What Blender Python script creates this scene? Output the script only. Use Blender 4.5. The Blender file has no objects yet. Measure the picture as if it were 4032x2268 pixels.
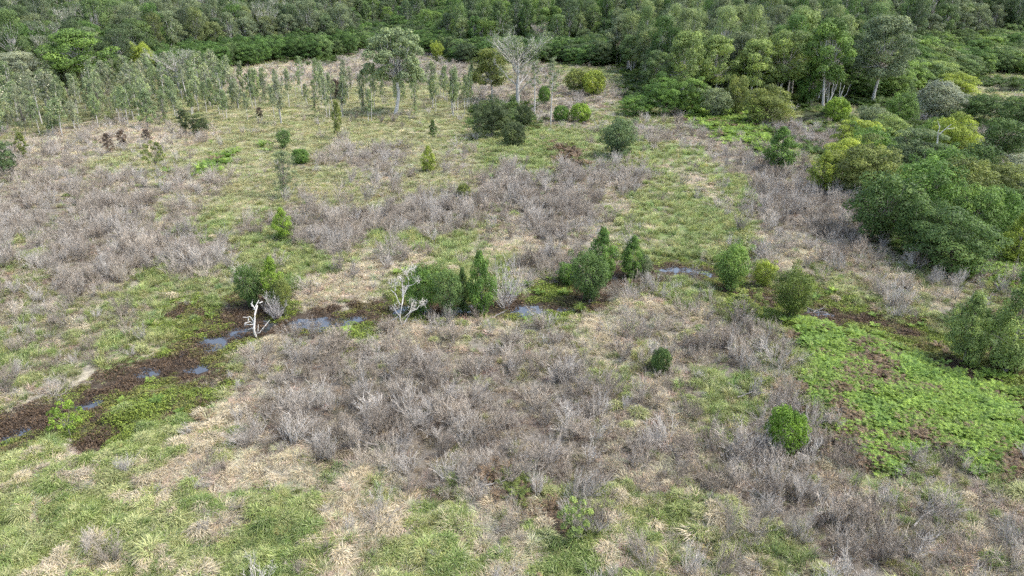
import bpy, math, random
import numpy as np
from mathutils import Vector, kdtree

# ---------------------------------------------------------------- camera, sky, sun, exposure
SC = bpy.context.scene
COL = SC.collection
CAM_H = 28.0
cam_data = bpy.data.cameras.new("camera")
cam = bpy.data.objects.new("camera", cam_data)
COL.objects.link(cam)
cam.location = (0.0, 0.0, CAM_H)
cam.rotation_euler = (math.radians(90 - 22), 0, 0)
cam_data.sensor_width = 36.0
cam_data.angle = math.radians(70)
cam_data.clip_start = 0.5
cam_data.clip_end = 8000
SC.camera = cam

SUN_ELEV, SUN_AZ = math.radians(55), math.radians(98)      # azimuth from +Y towards +X
world = bpy.data.worlds.new("World")
SC.world = world
world.use_nodes = True
wn, wl = world.node_tree.nodes, world.node_tree.links
bg = wn["Background"]
sky = wn.new("ShaderNodeTexSky")
sky.sky_type = 'NISHITA'
sky.sun_disc = False
sky.sun_elevation = SUN_ELEV
sky.sun_rotation = SUN_AZ
sky.dust_density = 1.5
sky.air_density = 1.0
hs = wn.new("ShaderNodeHueSaturation")                      # thin high cloud: a paler blue
hs.inputs["Saturation"].default_value = 0.8
wl.new(sky.outputs[0], hs.inputs["Color"])
wl.new(hs.outputs[0], bg.inputs["Color"])
bg.inputs["Strength"].default_value = 0.11

sun_data = bpy.data.lights.new("sun", 'SUN')
sun_data.energy = 1.5
sun_data.angle = math.radians(18)
sun_data.color = (1.0, 0.95, 0.86)
sun = bpy.data.objects.new("sun", sun_data)
COL.objects.link(sun)
sd = Vector((math.sin(SUN_AZ) * math.cos(SUN_ELEV), math.cos(SUN_AZ) * math.cos(SUN_ELEV), math.sin(SUN_ELEV)))
sun.rotation_euler = sd.to_track_quat('Z', 'Y').to_euler()
sun.location = sd * 200

SC.view_settings.view_transform = 'Standard'
SC.view_settings.look = 'None'
SC.view_settings.exposure = 1.8
SC.view_settings.gamma = 1.0
SC.cycles.max_bounces = 4
SC.cycles.diffuse_bounces = 2
SC.cycles.glossy_bounces = 2
SC.cycles.transmission_bounces = 2
SC.cycles.transparent_max_bounces = 4
SC.cycles.use_denoising = False
SC.cycles.use_adaptive_sampling = True
SC.cycles.adaptive_threshold = 0.03
SC.cycles.caustics_reflective = False
SC.cycles.caustics_refractive = False

# ---- the lie of the land, in metres (x to the east, y away from the drone) ----
SEEDS = {
 'F': [43.9,179.6,49.1,179.6,54.2,179.6,59.4,179.6,46.3,151.7,50.7,151.7,-51.9,130.9,50.5,75.6,52.9,75.6,55.2,75.6,25.7,59.1,27.6,59.1,26.0,54.9,27.8,54.9,29.6,54.9,31.4,54.9,24.5,51.2,26.2,51.2,29.6,51.2,31.3,51.2,33.0,51.2,23.2,47.9,24.8,47.9,26.4,47.9,28.0,47.9,29.6,47.9,31.2,47.9,32.8,47.9,34.4,47.9,36.0,47.9,37.7,47.9,23.6,44.9,25.1,44.9,26.6,44.9,28.1,44.9,29.7,44.9,31.2,44.9,32.7,44.9,34.2,44.9,35.8,44.9,22.5,42.2,23.9,42.2,25.3,42.2,26.8,42.2,28.2,42.2,29.7,42.2,31.1,42.2,32.6,42.2,34.0,42.2,24.2,39.8,29.7,39.8,57.6,75.6,59.9,75.6,52.9,54.9,54.7,54.9,56.5,54.9,46.5,51.2,48.2,51.2,49.9,51.2,53.3,51.2,39.3,47.9,40.9,47.9,42.5,47.9,44.1,47.9,45.7,47.9,47.3,47.9,48.9,47.9,50.5,47.9,37.3,44.9,38.8,44.9,40.3,44.9,41.8,44.9,43.4,44.9,44.9,44.9,46.4,44.9,47.9,44.9,35.5,42.2,36.9,42.2,38.4,42.2,39.8,42.2,41.3,42.2,42.7,42.2,44.2,42.2,45.6,42.2,35.2,39.8,40.8,39.8],
 'G': [-2.2,151.7,2.2,151.7,6.6,151.7,11.0,151.7,15.4,151.7,19.8,151.7,24.3,151.7,-1.9,130.9,1.9,130.9,5.8,130.9,25.0,130.9,32.7,130.9,32.4,114.9,19.9,102.0,26.1,102.0,-40.4,91.6,-37.6,91.6,18.1,91.6,23.7,91.6,26.4,91.6,-31.9,82.9,-29.3,82.9,-16.6,82.9,-14.0,82.9,-11.5,82.9,-8.9,82.9,-6.4,82.9,19.1,82.9,21.7,82.9,26.8,82.9,-29.4,75.6,-27.0,75.6,-24.7,75.6,-22.3,75.6,-20.0,75.6,-8.2,75.6,-5.9,75.6,-3.5,75.6,-1.2,75.6,15.3,75.6,24.7,75.6,-38.2,69.3,-36.0,69.3,-22.9,69.3,-20.7,69.3,14.2,69.3,16.4,69.3,18.5,69.3,-44.8,59.1,-33.3,59.1,-42.1,54.9,-40.3,54.9,-31.4,54.9,-29.6,54.9,11.7,54.9,20.6,54.9,22.4,54.9,24.2,54.9,16.1,51.2,17.8,51.2,22.8,51.2,15.2,47.9,14.5,44.9,17.5,44.9,13.8,42.2,-64.3,69.3,-66.5,69.3,-56.2,59.1,-43.9,54.9,-52.9,54.9,-54.7,54.9],
 'K': [28.7,151.7,59.5,151.7,63.9,151.7,-32.7,130.9,-28.9,130.9,-25.0,130.9,-21.2,130.9,40.4,130.9,44.3,130.9,48.1,130.9,-1.7,114.9,1.7,114.9,5.1,114.9,8.5,114.9,11.9,114.9,15.4,114.9,18.8,114.9,22.2,114.9,35.8,114.9,39.2,114.9,42.7,114.9,46.1,114.9,-72.1,102.0,-69.0,102.0,-56.7,102.0,-53.7,102.0,-16.9,102.0,-13.8,102.0,-10.7,102.0,-7.7,102.0,-4.6,102.0,-1.5,102.0,1.5,102.0,4.6,102.0,7.7,102.0,32.2,102.0,35.3,102.0,38.3,102.0,41.4,102.0,44.5,102.0,47.5,102.0,-65.4,91.6,-62.6,91.6,-59.9,91.6,-57.1,91.6,-51.5,91.6,-48.7,91.6,-32.0,91.6,-26.4,91.6,-23.7,91.6,-20.9,91.6,-18.1,91.6,-15.3,91.6,-12.5,91.6,-9.7,91.6,-7.0,91.6,1.4,91.6,4.2,91.6,7.0,91.6,9.7,91.6,34.8,91.6,37.6,91.6,40.4,91.6,43.1,91.6,-57.3,82.9,-54.8,82.9,-52.3,82.9,-49.7,82.9,-47.2,82.9,-44.6,82.9,-42.1,82.9,-39.5,82.9,-37.0,82.9,-34.4,82.9,-26.8,82.9,-24.2,82.9,-21.7,82.9,-19.1,82.9,-52.9,75.6,-50.5,75.6,-48.2,75.6,-45.8,75.6,-43.5,75.6,-41.1,75.6,-38.8,75.6,-36.4,75.6,-34.1,75.6,3.5,75.6,5.9,75.6,8.2,75.6,-46.9,69.3,-44.7,69.3,-42.5,69.3,20.0,59.1,21.9,59.1,-15.2,54.9,-11.7,54.9,-6.3,54.9,-2.7,54.9,17.0,54.9,18.8,54.9,-19.5,51.2,-16.1,51.2,-14.4,51.2,-12.7,51.2,-9.3,51.2,-7.6,51.2,-5.9,51.2,-2.5,51.2,-0.8,51.2,2.5,51.2,-16.8,47.9,-15.2,47.9,-13.6,47.9,-12.0,47.9,-10.4,47.9,-8.8,47.9,-7.2,47.9,-5.6,47.9,-4.0,47.9,-2.4,47.9,-0.8,47.9,0.8,47.9,2.4,47.9,4.0,47.9,5.6,47.9,20.0,47.9,-16.0,44.9,-14.5,44.9,-12.9,44.9,-11.4,44.9,-9.9,44.9,-8.4,44.9,-6.8,44.9,-5.3,44.9,-3.8,44.9,-2.3,44.9,-0.8,44.9,0.8,44.9,2.3,44.9,3.8,44.9,5.3,44.9,19.0,44.9,20.5,44.9,-15.2,42.2,-13.8,42.2,-12.3,42.2,-10.9,42.2,-9.4,42.2,-8.0,42.2,-6.5,42.2,-5.1,42.2,-3.6,42.2,-2.2,42.2,-0.7,42.2,0.7,42.2,2.2,42.2,3.6,42.2,5.1,42.2,6.5,42.2,10.9,42.2,16.7,42.2,18.1,42.2,19.6,42.2,-10.4,39.8,-9.0,39.8,-7.6,39.8,-6.2,39.8,-4.8,39.8,-3.5,39.8,-2.1,39.8,-0.7,39.8,0.7,39.8,2.1,39.8,3.5,39.8,4.8,39.8,6.2,39.8,14.5,39.8,15.9,39.8,17.3,39.8,18.7,39.8,20.0,39.8,-5.9,37.5,-4.6,37.5,-3.3,37.5,-2.0,37.5,2.0,37.5,3.3,37.5,4.6,37.5,5.9,37.5,13.9,37.5,15.2,37.5,16.5,37.5,13.3,35.5,14.6,35.5,15.8,35.5,17.1,35.5,18.4,35.5,14.0,33.6,15.2,33.6,17.6,33.6,18.8,33.6,18.1,31.9,19.3,31.9,17.4,30.3,18.6,30.3,19.7,30.3,21.9,30.3,-75.1,102.0,-87.4,102.0,-90.5,102.0,96.6,102.0,-68.2,91.6,-71.0,91.6,-73.8,91.6,-79.3,91.6,-82.1,91.6,87.7,91.6,-62.4,82.9,-65.0,82.9,-67.5,82.9,-70.1,82.9,-72.6,82.9,-75.2,82.9,-77.7,82.9,-80.3,82.9,-57.6,75.6,-59.9,75.6,-62.3,75.6,-64.6,75.6,-67.0,75.6,-69.3,75.6,-71.7,75.6,-74.0,75.6,-55.6,69.3,-57.8,69.3,-60.0,69.3,38.3,33.6,35.6,31.9,36.8,31.9,30.9,30.3,33.2,30.3,34.3,30.3,35.4,30.3,16.8,28.8,17.9,28.8,12.0,27.4,13.1,27.4,15.2,27.4,16.2,27.4,10.6,26.1,11.6,26.1,12.6,26.1,13.7,26.1,14.7,26.1,15.2,24.9,16.2,24.9,17.1,24.9,19.1,24.9,14.7,23.7,15.6,23.7,10.6,22.7,11.5,22.7,13.3,22.7,14.2,22.7,9.4,21.7,10.3,21.7,11.2,21.7,12.0,21.7,12.9,21.7,13.4,20.7,14.3,20.7,15.2,20.7,16.9,20.7,13.1,19.8,13.9,19.8],
 'M': [-27.5,63.9,-25.4,63.9,-23.4,63.9,-21.4,63.9,-5.1,63.9,-1.0,63.9,29.5,63.9,-25.7,59.1,-23.8,59.1,-21.9,59.1,-20.0,59.1,-27.8,54.9,-26.0,54.9,-24.2,54.9,-29.6,51.2,-27.9,51.2,-26.2,51.2,-24.5,51.2,-31.2,47.9,-24.8,47.9,-23.2,47.9,-35.8,44.9,-34.2,44.9,-32.7,44.9,-29.7,44.9,-34.0,42.2,-32.6,42.2,-28.2,42.2,-56.5,54.9,-49.9,51.2,-51.6,51.2,-53.3,51.2,-44.1,47.9,-50.5,47.9,-37.3,44.9,-38.8,44.9,-41.8,44.9,-35.5,42.2,-39.8,42.2],
 'T': [-249.2,380.6,-238.6,380.6,-228.0,380.6,-217.4,380.6,-206.8,380.6,-196.2,380.6,-185.5,380.6,-174.9,380.6,-164.3,380.6,-153.7,380.6,-143.1,380.6,-132.5,380.6,-121.9,380.6,-111.3,380.6,-100.7,380.6,-90.1,380.6,-79.5,380.6,-26.5,380.6,-15.9,380.6,-5.3,380.6,5.3,380.6,15.9,380.6,26.5,380.6,37.1,380.6,47.7,380.6,58.3,380.6,68.9,380.6,79.5,380.6,90.1,380.6,100.7,380.6,111.3,380.6,121.9,380.6,132.5,380.6,143.1,380.6,153.7,380.6,164.3,380.6,174.9,380.6,185.5,380.6,196.2,380.6,206.8,380.6,217.4,380.6,228.0,380.6,238.6,380.6,249.2,380.6,43.2,278.8,51.0,278.8,58.9,278.8,66.7,278.8,74.6,278.8,82.4,278.8,90.2,278.8,98.1,278.8,105.9,278.8,113.8,278.8,121.6,278.8,129.5,278.8,137.3,278.8,145.2,278.8,153.0,278.8,160.9,278.8,168.7,278.8,34.3,219.0,40.5,219.0,46.7,219.0,52.9,219.0,59.2,219.0,65.4,219.0,71.6,219.0,77.9,219.0,84.1,219.0,90.3,219.0,96.5,219.0,102.8,219.0,109.0,219.0,115.2,219.0,121.5,219.0,127.7,219.0,133.9,219.0,-7.7,179.6,-2.6,179.6,2.6,179.6,74.9,179.6,90.4,179.6,95.5,179.6,100.7,179.6,105.9,179.6,111.0,179.6,55.1,151.7,68.4,151.7,72.8,151.7,77.2,151.7,81.6,151.7,86.0,151.7,90.4,151.7,59.6,130.9,63.5,130.9,67.3,130.9,71.2,130.9,75.0,130.9,78.9,130.9,82.7,130.9,49.5,114.9,52.9,114.9,56.3,114.9,59.7,114.9,63.1,114.9,66.6,114.9,70.0,114.9,73.4,114.9,76.8,114.9,80.2,114.9,50.6,102.0,53.7,102.0,56.7,102.0,59.8,102.0,62.9,102.0,65.9,102.0,69.0,102.0,72.1,102.0,45.9,91.6,48.7,91.6,51.5,91.6,54.3,91.6,57.1,91.6,59.9,91.6,62.6,91.6,65.4,91.6,47.2,82.9,49.7,82.9,52.3,82.9,54.8,82.9,57.3,82.9,59.9,82.9,48.2,75.6,41.0,59.1,42.9,59.1,44.8,59.1,40.3,54.9,-259.8,380.6,259.8,380.6,-270.4,380.6,270.4,380.6,-281.0,380.6,281.0,380.6,-291.6,380.6,291.6,380.6,-302.2,380.6,302.2,380.6,-312.8,380.6,312.8,380.6,-323.4,380.6,323.4,380.6,-334.0,380.6,334.0,380.6,200.1,278.8,208.0,278.8,215.8,278.8,223.7,278.8,231.5,278.8,239.3,278.8,247.2,278.8,158.8,219.0,165.1,219.0,171.3,219.0,177.5,219.0,183.8,219.0,190.0,219.0,196.2,219.0,131.7,179.6,136.8,179.6,142.0,179.6,147.2,179.6,152.3,179.6,116.9,151.7,121.3,151.7,125.7,151.7,130.1,151.7,134.5,151.7,138.9,151.7,98.1,130.9,102.0,130.9,105.8,130.9,109.7,130.9,113.5,130.9,117.4,130.9,121.2,130.9,83.6,114.9,87.0,114.9,90.4,114.9,93.9,114.9,97.3,114.9,100.7,114.9,104.1,114.9,107.5,114.9,75.1,102.0,78.2,102.0,81.3,102.0,84.3,102.0,87.4,102.0,90.5,102.0,93.5,102.0,68.2,91.6,71.0,91.6,73.8,91.6,76.6,91.6,79.3,91.6,82.1,91.6,84.9,91.6,62.4,82.9,65.0,82.9,67.5,82.9,70.1,82.9,72.6,82.9,62.3,75.6,46.7,59.1,48.6,59.1,43.9,54.9],
 'f': [9.6,130.9,27.9,51.2,21.6,47.9,22.1,44.9,21.0,42.2,22.8,39.8,25.6,39.8,31.1,39.8,32.5,39.8,-0.7,37.5,0.6,35.5,3.0,33.6,51.6,51.2,33.9,39.8,39.4,39.8,42.2,39.8,2.6,27.4,0.5,26.1,2.3,22.7,0.4,21.7],
 'g': [-113.8,278.8,-105.9,278.8,19.6,278.8,27.5,278.8,35.3,278.8,176.6,278.8,184.4,278.8,18.1,179.6,23.2,179.6,28.4,179.6,33.6,179.6,64.5,179.6,69.7,179.6,80.0,179.6,85.2,179.6,116.2,179.6,121.3,179.6,-11.0,151.7,-6.6,151.7,13.5,130.9,17.3,130.9,21.2,130.9,28.9,130.9,51.9,130.9,55.8,130.9,25.6,114.9,23.0,102.0,29.1,102.0,-34.8,91.6,-4.2,91.6,15.3,91.6,20.9,91.6,29.2,91.6,-59.9,82.9,-3.8,82.9,14.0,82.9,16.6,82.9,24.2,82.9,-55.2,75.6,17.6,75.6,22.3,75.6,43.5,75.6,-51.2,69.3,-33.8,69.3,-31.6,69.3,-29.4,69.3,-27.3,69.3,-25.1,69.3,-12.0,69.3,27.3,69.3,29.4,69.3,-37.6,63.9,-33.6,63.9,19.3,63.9,33.6,63.9,45.8,63.9,-37.2,59.1,23.8,59.1,39.1,59.1,-36.4,51.2,-22.8,51.2,7.6,51.2,9.3,51.2,19.5,51.2,16.8,47.9,16.0,44.9,15.2,42.2,27.0,39.8,28.3,39.8,-11.2,37.5,21.8,37.5,23.1,37.5,29.7,37.5,-13.3,35.5,-8.2,35.5,-4.4,35.5,1.9,35.5,3.2,35.5,4.4,35.5,7.0,35.5,8.2,35.5,10.8,35.5,26.0,35.5,7.9,33.6,10.3,33.6,-6.4,31.9,8.8,31.9,14.6,31.9,16.9,31.9,-7.3,30.3,11.8,30.3,12.9,30.3,14.1,30.3,15.2,30.3,192.3,278.8,126.5,179.6,157.5,179.6,162.7,179.6,67.0,75.6,-68.7,69.3,49.8,63.9,-58.0,63.9,-62.0,63.9,62.0,63.9,50.5,59.1,-52.4,59.1,-43.1,51.2,36.6,39.8,38.0,39.8,32.4,37.5,39.0,37.5,40.3,37.5,33.6,35.5,-6.0,28.8,8.1,28.8,13.6,28.8,15.7,28.8,6.8,27.4,8.9,27.4,-10.6,26.1,-6.6,26.1,-3.5,26.1,1.5,26.1,2.5,26.1,3.5,26.1,5.6,26.1,6.6,26.1,8.6,26.1,20.7,26.1,-6.4,24.9,10.3,24.9,11.3,24.9,12.2,24.9,13.2,24.9,-5.2,23.7,7.1,23.7,11.9,23.7,13.7,23.7,6.0,22.7,7.8,22.7,-9.4,21.7,-5.8,21.7,-3.1,21.7,1.3,21.7,2.2,21.7,3.1,21.7,4.9,21.7,5.8,21.7,7.6,21.7,18.3,21.7,-5.6,20.7,9.1,20.7,10.0,20.7,10.8,20.7,11.7,20.7,-4.6,19.8,6.3,19.8,10.5,19.8,12.2,19.8],
 'h': [-25.3,42.2,-23.9,42.2,-19.6,42.2,-32.5,39.8,-31.1,39.8,-29.7,39.8,-27.0,39.8,-25.6,39.8,-24.2,39.8,-22.8,39.8,-29.7,37.5,-28.4,37.5,-24.5,37.5,-29.8,35.5,-27.2,35.5,-26.0,35.5,-24.7,35.5,-23.4,35.5,-22.2,35.5,-19.6,35.5,-18.4,35.5,-17.1,35.5,-15.8,35.5,-14.6,35.5,-12.0,35.5,-5.7,35.5,5.7,35.5,9.5,35.5,-28.6,33.6,-27.3,33.6,-26.1,33.6,-24.9,33.6,-23.7,33.6,-22.5,33.6,-21.3,33.6,-20.1,33.6,-18.8,33.6,-14.0,33.6,-12.8,33.6,-11.5,33.6,-5.5,33.6,-4.3,33.6,-3.0,33.6,6.7,33.6,9.1,33.6,11.5,33.6,-27.5,31.9,-26.3,31.9,-25.1,31.9,-24.0,31.9,-22.8,31.9,-21.6,31.9,-20.4,31.9,-19.3,31.9,-18.1,31.9,-15.8,31.9,-14.6,31.9,-13.4,31.9,-12.3,31.9,-11.1,31.9,-5.3,31.9,-4.1,31.9,1.8,31.9,2.9,31.9,4.1,31.9,6.4,31.9,7.6,31.9,-26.4,30.3,-25.3,30.3,-20.8,30.3,-19.7,30.3,-18.6,30.3,-17.4,30.3,-16.3,30.3,-15.2,30.3,-14.1,30.3,-12.9,30.3,-11.8,30.3,-9.6,30.3,-6.2,30.3,-5.1,30.3,-3.9,30.3,-2.8,30.3,-1.7,30.3,2.8,30.3,3.9,30.3,9.6,30.3,10.7,30.3,-42.7,42.2,-44.2,42.2,-33.9,39.8,-35.2,39.8,-38.0,39.8,-39.4,39.8,-40.8,39.8,-42.2,39.8,-32.4,37.5,-33.7,37.5,-37.7,37.5,-32.3,35.5,-33.6,35.5,-34.8,35.5,-36.1,35.5,-37.4,35.5,-39.9,35.5,-29.8,33.6,-31.0,33.6,-32.2,33.6,-33.4,33.6,-34.6,33.6,-35.9,33.6,-37.1,33.6,-38.3,33.6,-28.6,31.9,-29.8,31.9,-31.0,31.9,-32.1,31.9,-33.3,31.9,-34.5,31.9,-35.6,31.9,-36.8,31.9,-27.6,30.3,-32.1,30.3,-33.2,30.3,-34.3,30.3,-35.4,30.3,-29.8,28.8,-28.7,28.8,-27.7,28.8,-26.6,28.8,-25.5,28.8,-24.4,28.8,-23.3,28.8,-22.2,28.8,-21.1,28.8,-20.1,28.8,-19.0,28.8,-17.9,28.8,-16.8,28.8,-14.6,28.8,-13.6,28.8,-12.5,28.8,-11.4,28.8,-10.3,28.8,-4.9,28.8,-3.8,28.8,1.6,28.8,2.7,28.8,3.8,28.8,6.0,28.8,7.0,28.8,-28.8,27.4,-27.7,27.4,-26.7,27.4,-25.6,27.4,-24.6,27.4,-23.6,27.4,-22.5,27.4,-21.5,27.4,-20.4,27.4,-19.4,27.4,-18.3,27.4,-17.3,27.4,-16.2,27.4,-12.0,27.4,-11.0,27.4,-9.9,27.4,-4.7,27.4,-3.7,27.4,-2.6,27.4,5.8,27.4,7.9,27.4,9.9,27.4,-27.8,26.1,-26.8,26.1,-25.8,26.1,-24.8,26.1,-23.8,26.1,-21.8,26.1,-20.7,26.1,-19.7,26.1,-18.7,26.1,-17.7,26.1,-15.7,26.1,-14.7,26.1,-13.7,26.1,-12.6,26.1,-11.6,26.1,-9.6,26.1,-4.6,26.1,4.6,26.1,7.6,26.1,-26.9,24.9,-25.9,24.9,-25.0,24.9,-24.0,24.9,-23.0,24.9,-22.0,24.9,-18.1,24.9,-17.1,24.9,-16.2,24.9,-15.2,24.9,-14.2,24.9,-13.2,24.9,-12.2,24.9,-11.3,24.9,-10.3,24.9,-8.3,24.9,-5.4,24.9,-4.4,24.9,-3.4,24.9,-2.4,24.9,-1.5,24.9,2.4,24.9,3.4,24.9,8.3,24.9,9.3,24.9,-26.1,23.7,-25.1,23.7,-24.2,23.7,-23.2,23.7,-22.3,23.7,-21.3,23.7,-20.4,23.7,-19.4,23.7,-18.5,23.7,-17.5,23.7,-16.6,23.7,-15.6,23.7,-14.7,23.7,-12.8,23.7,-11.9,23.7,-10.9,23.7,-10.0,23.7,-9.0,23.7,-4.3,23.7,-3.3,23.7,1.4,23.7,2.4,23.7,3.3,23.7,5.2,23.7,6.2,23.7,-25.3,22.7,-24.4,22.7,-23.4,22.7,-22.5,22.7,-21.6,22.7,-20.7,22.7,-19.8,22.7,-18.8,22.7,-17.9,22.7,-17.0,22.7,-16.1,22.7,-15.2,22.7,-14.2,22.7,-10.6,22.7,-9.7,22.7,-8.7,22.7,-4.1,22.7,-3.2,22.7,-2.3,22.7,5.1,22.7,6.9,22.7,8.7,22.7,-24.5,21.7,-23.6,21.7,-22.8,21.7,-21.9,21.7,-21.0,21.7,-19.2,21.7,-18.3,21.7,-17.4,21.7,-16.5,21.7,-15.6,21.7,-13.8,21.7,-12.9,21.7,-12.0,21.7,-11.2,21.7,-10.3,21.7,-8.5,21.7,-4.0,21.7,4.0,21.7,6.7,21.7,-23.8,20.7,-23.0,20.7,-22.1,20.7,-21.2,20.7,-20.4,20.7,-19.5,20.7,-16.0,20.7,-15.2,20.7,-14.3,20.7,-13.4,20.7,-12.6,20.7,-11.7,20.7,-10.8,20.7,-10.0,20.7,-9.1,20.7,-7.4,20.7,-4.8,20.7,-3.9,20.7,-3.0,20.7,-2.2,20.7,-1.3,20.7,2.2,20.7,3.0,20.7,7.4,20.7,8.2,20.7,-23.2,19.8,-22.3,19.8,-21.5,19.8,-20.6,19.8,-19.8,19.8,-19.0,19.8,-18.1,19.8,-17.3,19.8,-16.4,19.8,-15.6,19.8,-14.7,19.8,-13.9,19.8,-13.1,19.8,-11.4,19.8,-10.5,19.8,-9.7,19.8,-8.8,19.8,-8.0,19.8,-3.8,19.8,-2.9,19.8,1.3,19.8,2.1,19.8,2.9,19.8,4.6,19.8,5.5,19.8],
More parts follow.
